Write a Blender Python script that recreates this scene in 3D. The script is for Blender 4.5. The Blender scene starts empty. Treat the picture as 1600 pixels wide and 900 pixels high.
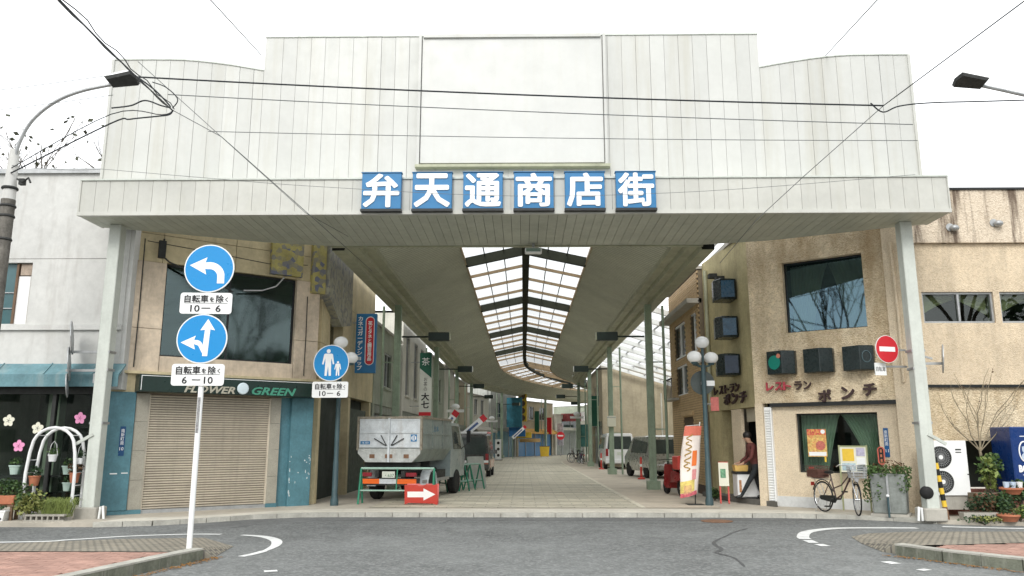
import bpy, math, random
from mathutils import Vector, Matrix
R = math.radians
rnd = random.Random(7)
SC = bpy.context.scene
COL = SC.collection

# ------------------------------------------------------------------ camera
cam = bpy.data.cameras.new('camera'); cam.sensor_width = 36; cam.lens = 27.675
cam.clip_start = .05; cam.clip_end = 4000
co = bpy.data.objects.new('camera', cam); COL.objects.link(co)
co.location = (0, 0, 1.6); co.rotation_euler = (R(90 + 11.04), 0, R(.8))
SC.camera = co
# ------------------------------------------------------------------ sky
w = bpy.data.worlds.new('World'); SC.world = w; w.use_nodes = True
nt = w.node_tree; N = nt.nodes; bg = N['Background']
sky = N.new('ShaderNodeTexSky'); sky.sky_type = 'NISHITA'; sky.sun_disc = False
SUN_EL, SUN_AZ = 38, 190
sky.sun_elevation = R(SUN_EL); sky.sun_rotation = R(SUN_AZ)
hs = N.new('ShaderNodeHueSaturation'); hs.inputs['Saturation'].default_value = .25
cloud = N.new('ShaderNodeMixRGB'); cloud.inputs[0].default_value = .88
cloud.inputs[2].default_value = (10.6, 10.8, 11.0, 1)
nt.links.new(sky.outputs[0], hs.inputs['Color']); nt.links.new(hs.outputs[0], cloud.inputs[1])
nt.links.new(cloud.outputs[0], bg.inputs[0]); bg.inputs[1].default_value = .11
# ------------------------------------------------------------------ sun behind thin cloud
sl = bpy.data.lights.new('sun', 'SUN'); sl.energy = 1.15; sl.angle = R(24); sl.color = (1, .97, .92)
so = bpy.data.objects.new('sun', sl); COL.objects.link(so)
so.rotation_euler = (R(90 - SUN_EL), 0, R(180 - SUN_AZ))
# ------------------------------------------------------------------ exposure
SC.view_settings.view_transform = 'Standard'; SC.view_settings.look = 'None'
SC.view_settings.exposure = .74; SC.view_settings.gamma = 1; SC.view_settings.use_curve_mapping = False
SC.cycles.max_bounces = 8; SC.cycles.transparent_max_bounces = 16
SC.cycles.diffuse_bounces = 5

# ================================================================== materials
MATS = {}
def M(name, c, r=.6, var=.12, sc=2.5, streak=0, sdir=(7, 7, .35), sc_col=(.06, .055, .04), bump=0, bsc=40, metal=0,
      spec=.4, ov=0, spk=0, spsc=60, spcol=None, coat=0, co='P', slo=.52, shi=.78):
    m = bpy.data.materials.new(name); m.use_nodes = True; t = m.node_tree; n = t.nodes; L = t.links.new
    b = n['Principled BSDF']; b.inputs['Roughness'].default_value = r; b.inputs['Metallic'].default_value = metal
    b.inputs['Specular IOR Level'].default_value = spec; b.inputs['Coat Weight'].default_value = coat
    if co == 'P': geo = n.new('ShaderNodeNewGeometry'); pos = geo.outputs['Position']
    else: geo = n.new('ShaderNodeTexCoord'); pos = geo.outputs['Object']
    def noise(scale, det=5, vec=None):
        x = n.new('ShaderNodeTexNoise'); x.inputs['Scale'].default_value = scale; x.inputs['Detail'].default_value = det
        x.inputs['Roughness'].default_value = .62; L(vec or pos, x.inputs['Vector']); return x.outputs[0]
    def rng(v, a, bb, lo, hi):
        x = n.new('ShaderNodeMapRange'); L(v, x.inputs[0])
        for k, q in zip((1, 2, 3, 4), (a, bb, lo, hi)): x.inputs[k].default_value = q
        return x.outputs[0]
    def mix(f, a, bb, mode='MIX'):
        x = n.new('ShaderNodeMixRGB'); x.blend_type = mode
        for i, q in enumerate((f, a, bb)):
            if isinstance(q, (int, float)): x.inputs[i].default_value = q
            elif isinstance(q, tuple): x.inputs[i].default_value = (*q[:3], 1)
            else: L(q, x.inputs[i])
        return x.outputs[0]
    def gray(v):
        x = n.new('ShaderNodeCombineXYZ')
        for i in range(3): L(v, x.inputs[i])
        return x.outputs[0]
    col = n.new('ShaderNodeRGB'); col.outputs[0].default_value = (*c, 1); o = col.outputs[0]
    if var: o = mix(1.0, o, gray(rng(noise(sc), .3, .7, 1 - var, 1 + var * .5)), 'MULTIPLY')
    if var: o = mix(1.0, o, gray(rng(noise(sc * 9, 3), .3, .7, 1 - var * .45, 1 + var * .3)), 'MULTIPLY')
    if spk:
        v = n.new('ShaderNodeTexVoronoi'); v.inputs['Scale'].default_value = spsc; L(pos, v.inputs['Vector'])
        sep = n.new('ShaderNodeSeparateColor'); L(v.outputs['Color'], sep.inputs[0])
        o = mix(rng(sep.outputs[0], .45, .9, 0, spk), o, spcol or tuple(x * .45 for x in c))
    if streak:
        mp = n.new('ShaderNodeMapping'); mp.inputs['Scale'].default_value = sdir; L(pos, mp.inputs['Vector'])
        s1 = rng(noise(1, 6, mp.outputs[0]), slo, shi, 0, streak)
        o = mix(s1, o, sc_col)
    if ov:
        oi = n.new('ShaderNodeObjectInfo')
        o = mix(1.0, o, gray(rng(oi.outputs['Random'], 0, 1, 1 - ov, 1 + ov * .6)), 'MULTIPLY')
    L(o, b.inputs['Base Color'])
    if var: L(rng(noise(sc * 3, 4), .3, .7, max(0, r - .12), min(1, r + .12)), b.inputs['Roughness'])
    if bump:
        bp = n.new('ShaderNodeBump'); bp.inputs['Strength'].default_value = bump; bp.inputs['Distance'].default_value = .02
        if spk: L(v.outputs['Distance'], bp.inputs['Height'])
        else: L(noise(bsc, 4), bp.inputs['Height'])
        L(bp.outputs[0], b.inputs['Normal'])
    MATS[name] = m; m['mix'] = 1
    return m
def glass(name, tint, gloss=.035, refl=1.0, base=.05, rc=(1, 1, 1)):
    m = bpy.data.materials.new(name); m.use_nodes = True; t = m.node_tree; n = t.nodes; L = t.links.new
    n.remove(n['Principled BSDF']); tr = n.new('ShaderNodeBsdfTransparent'); tr.inputs[0].default_value = (*tint, 1)
    gl = n.new('ShaderNodeBsdfGlossy'); gl.inputs['Roughness'].default_value = gloss; gl.inputs[0].default_value = tuple(refl * q for q in rc) + (1,)
    lw = n.new('ShaderNodeLayerWeight'); lw.inputs[0].default_value = .5; mx = n.new('ShaderNodeMixShader')
    pw_ = n.new('ShaderNodeMath'); pw_.operation = 'POWER'; pw_.inputs[1].default_value = 4; L(lw.outputs['Facing'], pw_.inputs[0])
    fr = n.new('ShaderNodeMath'); fr.operation = 'MULTIPLY_ADD'; fr.inputs[1].default_value = .9; fr.inputs[2].default_value = base; L(pw_.outputs[0], fr.inputs[0])
    L(fr.outputs[0], mx.inputs[0]); L(tr.outputs[0], mx.inputs[1]); L(gl.outputs[0], mx.inputs[2])
    L(mx.outputs[0], n['Material Output'].inputs[0]); return m
def tiles(name, c1, c2, mortar, w, h, gap=.012, bump=.3, r=.7, sc=1, var=.2, off=.5, mort=None):
    """brick-bond surface seen too small to build piece by piece"""
    m = M(name, c1, r=r, var=var, sc=.9); t = m.node_tree; n = t.nodes; L = t.links.new
    b = n['Principled BSDF']; geo = n.new('ShaderNodeNewGeometry')
    bt = n.new('ShaderNodeTexBrick'); bt.offset = off; bt.inputs['Scale'].default_value = 1
    bt.inputs['Brick Width'].default_value = w; bt.inputs['Row Height'].default_value = h
    bt.inputs['Mortar Size'].default_value = gap; bt.inputs['Mortar Smooth'].default_value = .2
    bt.inputs['Color1'].default_value = (*c1, 1); bt.inputs['Color2'].default_value = (*c2, 1); bt.inputs['Mortar'].default_value = (*mortar, 1)
    L(geo.outputs['Position'], bt.inputs['Vector'])
    old = b.inputs['Base Color'].links[0].from_node
    while old.type == 'MIX_RGB' and old.inputs[1].links and old.inputs[1].links[0].from_node.type == 'MIX_RGB': old = old.inputs[1].links[0].from_node
    L(bt.outputs[0], old.inputs[1])
    bp = n.new('ShaderNodeBump'); bp.invert = True; bp.inputs['Strength'].default_value = bump; bp.inputs['Distance'].default_value = .01
    L(bt.outputs['Fac'], bp.inputs['Height']); L(bp.outputs[0], b.inputs['Normal']); return m

white_pan = M('white_panel', (.54, .545, .515), .42, .06, .8, streak=.55, sdir=(3, 3, .22), sc_col=(.40, .38, .30), slo=.48, shi=.8, ov=.05)
white_fas = M('fascia_panel', (.52, .52, .475), .45, .08, 1.2, streak=.3, sdir=(5, 5, .6), sc_col=(.40, .39, .31), ov=.05)
soffit_m = M('soffit_slat', (.47, .49, .41), .5, .14, 1.3, ov=.06)
ceil_m = M('ceiling_board', (.51, .53, .43), .55, .16, .5)
green_m = M('green_steel', (.29, .37, .27), .5, .2, 3, streak=.35, sc_col=(.10, .09, .06))
beam_m = M('gutter_steel', (.40, .41, .29), .5, .2, 1.5, streak=.3, sdir=(4, 1, 4))
dkgreen_m = M('dark_green_box', (.022, .038, .032), .45, .2, 4)
tan_m = M('rafter_steel', (.42, .33, .21), .5, .15, 3)
dkbeam_m = M('ridge_steel', (.035, .038, .028), .8, .15, 3, spec=.1)
bar_m = M('glazing_bar_brown', (.24, .17, .095), .6, .2, 3)
colm = M('canopy_column_paint', (.55, .58, .53), .5, .12, 2, streak=.3, sc_col=(.2, .19, .15))
conc = M('concrete', (.42, .40, .35), .85, .2, 1.3, streak=.3, bump=.15, bsc=60)
beige = M('beige_concrete', (.66, .55, .42), .8, .28, 1.1, streak=.5, sdir=(3, 3, .6), slo=.48, bump=.1, ov=.06)
beige2 = M('yellowed_concrete', (.62, .53, .33), .8, .22, 1.1, streak=.35, sdir=(5, 5, .6), bump=.1, ov=.07)
granite = M('granite_strip', (.36, .34, .28), .6, .15, 4, spk=.4, spsc=150)
teal = M('teal_paint', (.085, .205, .245), .5, .25, 2.2, streak=.35, sc_col=(.04, .08, .09), bump=.08)
whitewall = M('white_plaster', (.58, .58, .555), .8, .15, .8, streak=.65, sdir=(3, 3, .5), sc_col=(.33, .31, .28), bump=.1, bsc=25)
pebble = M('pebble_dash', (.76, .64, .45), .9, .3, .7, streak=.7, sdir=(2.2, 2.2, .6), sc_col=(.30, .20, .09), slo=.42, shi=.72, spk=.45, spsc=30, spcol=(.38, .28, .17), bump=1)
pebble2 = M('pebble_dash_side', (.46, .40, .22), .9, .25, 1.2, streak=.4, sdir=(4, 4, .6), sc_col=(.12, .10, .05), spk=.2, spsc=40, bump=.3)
pebble3 = M('fine_roughcast', (.72, .61, .45), .9, .12, 1.0, spk=.35, spsc=60, spcol=(.35, .26, .15), bump=.5)
annexm = M('annex_roughcast', (.70, .58, .42), .9, .2, .9, streak=.3, sdir=(3, 3, .5), slo=.48, spk=.35, spsc=40, spcol=(.40, .30, .18), bump=.5)
annex_band = M('annex_band', (.70, .60, .47), .9, .12, .8, streak=.95, sdir=(2.3, 2.3, .25), sc_col=(.12, .085, .06), slo=.45, shi=.56, spk=.4, spsc=30, spcol=(.38, .29, .2), bump=.6)
shut = M('shutter_metal', (.58, .52, .42), .5, .15, 1.5, streak=.2, ov=.06)
black = M('black_paint', (.012, .014, .014), .4, .1)
signgreen = M('black_green_board', (.010, .028, .022), .35, .2, 2)
rubber = M('rubber', (.015, .015, .015), .8, .1)
chrome = M('bright_steel', (.55, .56, .57), .3, .1, 5, metal=.9)
galv = M('galvanised_steel', (.42, .43, .43), .5, .2, 6, metal=.6)
wht = M('white_enamel', (.80, .81, .80), .4, .04, 4)
wht_text = M('white_letter', (.85, .85, .84), .4, .03)
blk_text = M('black_letter', (.01, .01, .012), .5, 0)
dkred_text = M('weathered_red_letter', (.42, .05, .07), .5, .3, 12)
brn_text = M('weathered_dark_letter', (.045, .022, .02), .6, .3, 14)
signblue = M('road_sign_blue', (.002, .235, .56), .35, .03)
boxblue = M('sign_box_blue', (.022, .17, .37), .4, .08, 3)
addrblue = M('address_plate_blue', (.01, .06, .16), .35, .05)
red = M('red_plastic', (.52, .06, .045), .4, .1)
redsign = M('red_sign', (.55, .02, .03), .4, .05)
orange = M('orange_reflector', (.90, .16, .02), .4, .05)
yellow = M('yellow', (.75, .50, .05), .5, .1)
ylw_card = M('yellow_card', (.70, .46, .14), .7, .15)
pink = M('pink_sheet', (.75, .30, .50), .6, .05)
cream = M('cream_sheet', (.72, .71, .58), .6, .05)
magenta = M('dark_pink', (.30, .05, .14), .6, .05)
awn = M('teal_awning', (.13, .25, .28), .7, .25, 2, streak=.6, sdir=(4, 4, .7), sc_col=(.30, .34, .32))
wood = M('brown_wood', (.16, .10, .06), .7, .25, 4)
terra = M('terracotta', (.46, .17, .09), .8, .2, 5)
potgreen = M('mint_pot', (.45, .58, .52), .6, .1)
brickred = M('red_brick', (.36, .15, .11), .85, .25, 4)
curt = M('green_curtain', (.46, .56, .46), .9, .15, 2)
curt_d = M('drab_curtain', (.62, .62, .46), .9, .2, 2)
curt2 = M('beige_curtain', (.62, .50, .32), .9, .15, 3)
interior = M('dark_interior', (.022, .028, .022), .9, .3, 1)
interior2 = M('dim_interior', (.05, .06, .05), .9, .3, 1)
leaf_d = M('dark_leaf', (.035, .075, .028), .6, .4, 6, ov=.2)
leaf_m = M('mid_leaf', (.07, .13, .035), .6, .4, 6)
leaf_y = M('variegated_leaf', (.26, .28, .08), .6, .4, 8)
leaf_r = M('reddish_leaf', (.13, .07, .03), .6, .5, 8)
bark = M('bark', (.10, .085, .065), .9, .3, 5)
twig = M('pale_twig', (.26, .22, .15), .9, .3, 5)
asphalt = M('asphalt', (.155, .163, .158), .88, .38, .3, spk=.5, spsc=26, spcol=(.27, .275, .27), bump=.5)
asph_new = M('dark_asphalt_patch', (.135, .14, .138), .85, .3, .8, spk=.4, spsc=26, spcol=(.2, .205, .2), bump=.3)
paint = M('worn_road_paint', (.72, .73, .71), .7, .12, 3, streak=.7, sdir=(3, 3, 3), sc_col=(.2, .21, .21))
kerbm = M('kerb_concrete', (.44, .43, .38), .85, .25, 2.5, streak=.25, sdir=(6, 6, 1), bump=.3, ov=.08)
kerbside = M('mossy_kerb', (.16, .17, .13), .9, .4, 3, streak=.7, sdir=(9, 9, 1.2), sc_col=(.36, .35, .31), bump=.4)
pavem = M('pavement_slab', (.46, .42, .35), .85, .2, .7, bump=.1)
paverm = M('pink_paver', (.40, .24, .19), .85, .25, 3, ov=.16, bump=.2)
joint = M('sand_joint', (.20, .15, .12), .95, .2)
floor_t = tiles('arcade_tile', (.60, .56, .44), (.47, .44, .35), (.30, .28, .22), .6, .3, .014, var=.22)
setts = tiles('granite_setts', (.36, .32, .25), (.27, .25, .20), (.14, .13, .11), .11, .10, .014, bump=.7)
btile = tiles('dark_base_tile', (.10, .065, .045), (.08, .05, .04), (.04, .03, .02), .2, .07)
ytile = M('yellow_brick_tile', (.52, .37, .20), .7, .15, 4, ov=.14, bump=.1)
mort = M('mortar', (.20, .16, .11), .9, .2)
pane_m = glass('skylight_pane', (.96, .97, .96), .3, .4)
win_m = glass('window_glass', (.74, .80, .76), .01, .8)
win_dk = glass('tinted_window_glass', (.62, .70, .65), .01, .85)
win_bl = glass('sky_reflection_glass', (.55, .62, .6), .02, 1, .12, (.55, .82, 1))  # blue of a reflected sky is put into the gloss colour
win_lf = glass('greenish_glass', (.55, .66, .6), .05, 1, .06, (.8, .95, 1))
clear_m = glass('display_glass', (.72, .78, .75), .01)
globe_m = M('opal_globe', (.86, .87, .86), .2, .02)
poster_r = M('poster_red', (.62, .12, .08), .6, .5, 14, spk=.5, spsc=26, spcol=(.75, .55, .12))
poster_y = M('poster_yellow', (.72, .50, .16), .6, .4, 16, spk=.5, spsc=24, spcol=(.55, .10, .06))
flag_m = M('banner_cloth', (.80, .66, .60), .8, .1, 2)
silver = M('truck_aluminium', (.62, .66, .68), .5, .22, 4, streak=.4, sdir=(6, 6, .8), sc_col=(.28, .22, .16), metal=.1)
truckcab = M('truck_cab_paint', (.30, .36, .36), .35, .15, 3, coat=.5)
rust = M('rusty_edge', (.22, .12, .07), .8, .4, 12)
dark_metal = M('dark_chassis', (.03, .032, .03), .7, .3, 6)
carwhite = M('car_white', (.78, .79, .79), .25, .03, coat=.8)
carsilver = M('car_silver', (.40, .41, .38), .3, .05, metal=.5, coat=.8)
carorange = M('car_orange', (.42, .12, .05), .3, .05, coat=.8)
skin = M('skin', (.42, .25, .17), .6, .1)
hairm = M('dark_hair', (.012, .010, .009), .5, .2, 30)
jacket = M('maroon_jacket', (.12, .035, .03), .9, .3, 14)
trouser = M('dark_trousers', (.018, .022, .024), .85, .3, 14)
pattern = M('blue_yellow_tile', (.42, .37, .13), .6, .3, 3, spk=.85, spsc=9, spcol=(.10, .12, .22))
wirem = M('black_cable', (.012, .016, .02), .6, .1)
wireg = M('grey_wire', (.13, .14, .14), .5, .1)
dryleaf = M('dry_leaf', (.33, .17, .05), .9, .4, 20)
fadedblue = M('faded_blue_box', (.035, .10, .17), .3, .4, 6)
boxblack = M('dark_lamp_box', (.016, .026, .026), .3, .3, 5)
vendblue = M('vending_blue', (.008, .035, .15), .3, .05, coat=.4)

# ================================================================== geometry helpers
def orient(d, up=Vector((0, 0, 1))):
    d = Vector(d).normalized()
    if abs(d.dot(up)) > .99: up = Vector((0, 1, 0))
    x = d.cross(up).normalized(); return x, x.cross(d).normalized()
class G:
    def __init__(s): s.v = []; s.f = []; s.m = []; s.k = 0
    def add(s, vs, fs):
        b = len(s.v); s.v += [tuple(v) for v in vs]; s.f += [tuple(b + i for i in f) for f in fs]; s.m += [s.k] * len(fs); return s
    def box(s, x0, x1, y0, y1, z0, z1):
        return s.add([(x0, y0, z0), (x1, y0, z0), (x1, y1, z0), (x0, y1, z0), (x0, y0, z1), (x1, y0, z1), (x1, y1, z1), (x0, y1, z1)],
                     [(3, 2, 1, 0), (4, 5, 6, 7), (0, 1, 5, 4), (1, 2, 6, 5), (2, 3, 7, 6), (3, 0, 4, 7)])
    def bar(s, p, q, w, h=None, up=(0, 0, 1)):
        p, q = Vector(p), Vector(q); h = h or w; x, y = orient(q - p, Vector(up)); x = x * w / 2; y = y * h / 2
        return s.add([p - x - y, p + x - y, p + x + y, p - x + y, q - x - y, q + x - y, q + x + y, q - x + y],
                     [(0, 1, 2, 3), (7, 6, 5, 4), (4, 5, 1, 0), (5, 6, 2, 1), (6, 7, 3, 2), (7, 4, 0, 3)])
    def cyl(s, p, q, r, r2=None, n=12):
        return s.tube([p, q], [r, r if r2 is None else r2], n)
    def tube(s, pts, r, n=6, closed=False):
        pts = [Vector(p) for p in pts]; m = len(pts); rs = r if isinstance(r, (list, tuple)) else [r] * m; vs = []; fs = []
        px = None
        for i, p in enumerate(pts):
            if closed: d = pts[(i + 1) % m] - pts[i - 1]
            else: d = pts[min(i + 1, m - 1)] - pts[max(i - 1, 0)]
            x, y = orient(d)
            if px is not None:
                x2 = px - d.normalized() * px.dot(d.normalized())
                if x2.length > .1: x = x2.normalized(); y = x.cross(d.normalized())
            px = x
            for k in range(n):
                a = 2 * math.pi * k / n; vs.append(p + x * math.cos(a) * rs[i] + y * math.sin(a) * rs[i])
        for i in range(m if closed else m - 1):
            j = (i + 1) % m
            for k in range(n): fs.append((i * n + k, i * n + (k + 1) % n, j * n + (k + 1) % n, j * n + k))
        if not closed: fs += [tuple(range(n))[::-1], tuple(range((m - 1) * n, m * n))]
        return s.add(vs, fs)
    def lathe(s, prof, n=16, c=(0, 0, 0), ax='z'):
        vs = []; fs = []; m = len(prof)
        for r_, z in prof:
            for k in range(n):
                a = 2 * math.pi * k / n; x, y = r_ * math.cos(a), r_ * math.sin(a)
                p = (x, y, z) if ax == 'z' else ((z, x, y) if ax == 'x' else (x, z, y))
                vs.append((p[0] + c[0], p[1] + c[1], p[2] + c[2]))
        for i in range(m - 1):
            for k in range(n): fs.append((i * n + k, i * n + (k + 1) % n, (i + 1) * n + (k + 1) % n, (i + 1) * n + k))
        fs += [tuple(range(n))[::-1], tuple(range((m - 1) * n, m * n))]
        return s.add(vs, fs)
    def ell(s, c, rx, ry, rz, n=12, m=7):
        prof = [(math.sin(math.pi * (i + .02) / (m + .04)), -math.cos(math.pi * (i + .02) / (m + .04))) for i in range(m + 1)]
        b = len(s.v); s.lathe(prof, n)
        for i in range(b, len(s.v)): x, y, z = s.v[i]; s.v[i] = (c[0] + x * rx, c[1] + y * ry, c[2] + z * rz)
        return s
    def prism(s, pts, d0, d1, ax='y'):
        n = len(pts)
        f = {'y': lambda a, b, d: (a, d, b), 'z': lambda a, b, d: (a, b, d), 'x': lambda a, b, d: (d, a, b)}[ax]
        return s.add([f(a, b, d0) for a, b in pts] + [f(a, b, d1) for a, b in pts],
                     [tuple(range(n)), tuple(range(2 * n - 1, n - 1, -1))] + [(i, i + n, (i + 1) % n + n, (i + 1) % n) for i in range(n)])
    def poly(s, pts): return s.add(pts, [tuple(range(len(pts)))])
    def loft(s, rings, cap=True):
        n = len(rings[0]); vs = [p for r_ in rings for p in r_]; fs = []
        for i in range(len(rings) - 1):
            for k in range(n): fs.append((i * n + k, i * n + (k + 1) % n, (i + 1) * n + (k + 1) % n, (i + 1) * n + k))
        if cap: fs += [tuple(range(n))[::-1], tuple(range((len(rings) - 1) * n, len(rings) * n))]
        return s.add(vs, fs)
    def strip(s, a, b):
        n = len(a); return s.add(list(a) + list(b), [(i, i + 1, n + i + 1, n + i) for i in range(n - 1)])
    def leaves(s, c, rx, ry, rz, n, size, rg, droop=0):
        for _ in range(n):
            while 1:
                q = Vector((rg.uniform(-1, 1), rg.uniform(-1, 1), rg.uniform(-1, 1)))
                if q.length < 1 and q.length > rg.random() * .75: break
            p = Vector((c[0] + q.x * rx, c[1] + q.y * ry, c[2] + q.z * rz)); z = size * rg.uniform(.6, 1.4)
            d = Vector((rg.uniform(-1, 1), rg.uniform(-1, 1), rg.uniform(-.6, .6) - droop)).normalized(); x, y = orient(d)
            x = (x * math.cos(q.x * 5) + y * math.sin(q.x * 5)) * z * .32
            s.add([p - d * z * .5, p + x, p + d * z * .5, p - x], [(0, 1, 2, 3)])
        return s
def mesh(g, name, mats, smooth=False):
    me = bpy.data.meshes.new(name); me.from_pydata(g.v, [], g.f)
    for m in (mats if isinstance(mats, (list, tuple)) else [mats]): me.materials.append(m)
    if any(g.m): me.polygons.foreach_set('material_index', g.m)
    if smooth: me.polygons.foreach_set('use_smooth', [True] * len(g.f))
    me.update(); return me
def obj(g, name, mat, parent=None, loc=(0, 0, 0), rot=(0, 0, 0), smooth=False, bevel=0, world=False, kind=None, label=None):
    me = g if isinstance(g, bpy.types.Mesh) else mesh(g, name, mat, smooth)
    o = bpy.data.objects.new(name, me); COL.objects.link(o); o.location = loc; o.rotation_euler = rot
    if parent:
        o.parent = parent
        if world:
            o.matrix_parent_inverse = full(parent).inverted()
    if bevel:
        b = o.modifiers.new('bevel', 'BEVEL'); b.width = bevel; b.segments = 1; b.limit_method = 'ANGLE'; b.angle_limit = R(40)
    if smooth and not bevel:
        try: me.set_sharp_from_angle(angle=R(42))
        except Exception: pass
    if kind: o['kind'] = kind
    if label: o['label'] = label
    return o
def full(o):
    m = Matrix.Translation(o.location) @ o.rotation_euler.to_matrix().to_4x4()
    return full(o.parent) @ o.matrix_parent_inverse @ m if o.parent else m
def thing(name, label, cat, loc=(0, 0, 0), rz=0, group=None):
    o = bpy.data.objects.new(name, None); o.empty_display_size = .2; COL.objects.link(o); o.location = loc; o.rotation_euler = (0, 0, R(rz))
    return tag(o, label, cat, group)
def tag(o, label, cat, group=None):
    o['label'] = label; o['category'] = cat
    if group: o['group'] = group
    return o
def struct(g, name, mat): return obj(g, name, mat, kind='structure')
def inst(me, name, parent=None, loc=(0, 0, 0), rot=(0, 0, 0), scale=(1, 1, 1)):
    o = bpy.data.objects.new(name, me); COL.objects.link(o); o.location = loc; o.rotation_euler = rot; o.scale = scale
    if parent: o.parent = parent
    return o
def copytree(o, parent=None):
    c = o.copy(); COL.objects.link(c)
    if parent: c.parent = parent
    for ch in list(o.children): copytree(ch, c)
    return c
TXT = {}
def text(body, name, mat, parent, loc, h=None, w=None, rot=(0, 0, 0), d=.006, bold=0, shear=0, vert=False, world=False):
    """flat lettering standing upright, facing local -Y, centred on loc"""
    key = (body, bold, shear, vert)
    if key not in TXT:
        cu = bpy.data.curves.new('letters', 'FONT'); cu.body = '\n'.join(body) if vert else body
        cu.shear = shear; cu.align_x = 'CENTER'; cu.resolution_u = 2; cu.extrude = .05
        if vert: cu.space_line = .98
        to = bpy.data.objects.new('letters', cu); COL.objects.link(to)
        dg = bpy.context.evaluated_depsgraph_get(); me = bpy.data.meshes.new_from_object(to.evaluated_get(dg))
        TXT[key] = ([tuple(v.co) for v in me.vertices], [tuple(p.vertices) for p in me.polygons])
        bpy.data.objects.remove(to); bpy.data.curves.remove(cu); bpy.data.meshes.remove(me)
    vs, fs = TXT[key]
    xs = [v[0] for v in vs]; ys = [v[1] for v in vs]; W = max(xs) - min(xs); H = max(ys) - min(ys)
    sy = h / H if h else w / W; sx = w / W if w else sy
    cx, cy = (max(xs) + min(xs)) / 2, (max(ys) + min(ys)) / 2
    g = G(); shifts = [(0, 0)] + ([(bold * math.cos(k * math.pi / 4), bold * math.sin(k * math.pi / 4)) for k in range(8)] if bold else [])
    for k, (ox, oy) in enumerate(shifts):
        g.add([((v[0] - cx + ox) * sx, -d - k * .0006 if v[2] > 0 else k * .0001, (v[1] - cy + oy) * sy) for v in vs], fs)
    return obj(g, name, mat, parent, loc, rot, world=world)
def rects(x0, x1, z0, z1, holes):
    xs = sorted({x0, x1, *[min(max(a, x0), x1) for h in holes for a in h[:2]]}); zs = sorted({z0, z1, *[min(max(a, z0), z1) for h in holes for a in h[2:]]})
    out = []
    for a, b in zip(xs, xs[1:]):
        run = None
        for c, d in zip(zs, zs[1:]):
            mx, mz = (a + b) / 2, (c + d) / 2
            if any(h[0] < mx < h[1] and h[2] < mz < h[3] for h in holes):
                if run: out.append((a, b, *run)); run = None
            else: run = (run[0], d) if run else (c, d)
        if run: out.append((a, b, *run))
    return out
def panels(parent, name, mat, xs, zs, y0, y1, holes=(), gap=.012):
    for a, b in zip(xs, xs[1:]):
        for c, d in zip(zs, zs[1:]):
            rr = rects(a + gap / 2, b - gap / 2, c + gap / 2, d - gap / 2, holes)
            if rr:
                g = G()
                for q in rr: g.box(q[0], q[1], y0, y1, q[2], q[3])
                obj(g, name, mat, parent)
def window(parent, x0, x1, z0, z1, y, glassm, framem, fw=.05, mull=(), dep=.06, tr=()):
    """a framed window: frame with mullions, one pane per light"""
    wr = obj(G().box(x0, x1, y, y + dep, z0, z0 + fw).box(x0, x1, y, y + dep, z1 - fw, z1).box(x0, x0 + fw, y, y + dep, z0 + fw, z1 - fw).box(x1 - fw, x1, y, y + dep, z0 + fw, z1 - fw), 'window_frame', framem, parent)
    for m_ in mull: obj(G().box(m_ - fw / 2, m_ + fw / 2, y + .004, y + dep - .004, z0 + fw, z1 - fw), 'mullion', framem, wr)
    e = [x0 + fw] + [q for m_ in mull for q in (m_ - fw / 2, m_ + fw / 2)] + [x1 - fw]
    for a, b in zip(e[::2], e[1::2]): obj(G().box(a, b, y + dep * .5, y + dep * .5 + .006, z0 + fw, z1 - fw), 'pane', glassm, wr)
    return wr
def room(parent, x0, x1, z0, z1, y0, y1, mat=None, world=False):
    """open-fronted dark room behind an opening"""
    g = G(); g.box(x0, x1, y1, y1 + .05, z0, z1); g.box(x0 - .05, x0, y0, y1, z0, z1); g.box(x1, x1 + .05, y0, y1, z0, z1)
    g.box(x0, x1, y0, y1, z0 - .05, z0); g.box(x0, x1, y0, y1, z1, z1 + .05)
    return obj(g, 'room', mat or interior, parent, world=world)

# ================================================================== ground, roads, pavements
def ribbon(pts, w, z):
    a = []; b = []
    P_ = [Vector((p[0], p[1], 0)) for p in pts]
    for i, p in enumerate(P_):
        d = (P_[min(i + 1, len(P_) - 1)] - P_[max(i - 1, 0)]).normalized(); n_ = Vector((-d.y, d.x, 0))
        ww = (w[i] if isinstance(w, (list, tuple)) else w) / 2
        q = p + n_ * ww; a.append((q.x, q.y, z)); q = p - n_ * ww; b.append((q.x, q.y, z))
    return G().strip(b, a)
def smooth_pts(p, k=6):
    out = []
    for i in range(len(p) - 1):
        p0, p1, p2, p3 = (Vector(p[max(i - 1, 0)]), Vector(p[i]), Vector(p[i + 1]), Vector(p[min(i + 2, len(p) - 1)]))
        for j in range(k):
            t = j / k; out.append(.5 * ((2 * p1) + (p2 - p0) * t + (2 * p0 - 5 * p1 + 4 * p2 - p3) * t * t + (3 * p1 - p0 - 3 * p2 + p3) * t ** 3))
    return out + [Vector(p[-1])]
def M2s(): return MATS.get('seam_tar') or M('seam_tar', (.09, .092, .09), .85, .2)
struct(G().box(-900, 900, -500, 1500, -.4, 0), 'road', asphalt)
front = [(-60, 15.6), (-12, 15.6), (-9.4, 15.45), (-8.2, 15.5), (-7.2, 15.8), (-6.4, 16.4), (-5.7, 17.1), (-4.8, 17.55), (-4, 17.65), (4.2, 17.65), (5.6, 17.55), (6.8, 17.3), (7.6, 16.9), (8.2, 16.3), (8.9, 16.0), (10.5, 15.9), (14, 15.9), (60, 15.9)]
pv = struct(G().prism(front + [(60, 300), (-60, 300)], -.2, .08, 'z'), 'pavement', pavem)
fr2 = [(x, y) for x, y in front if -8.3 < x < 8.3]
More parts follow.
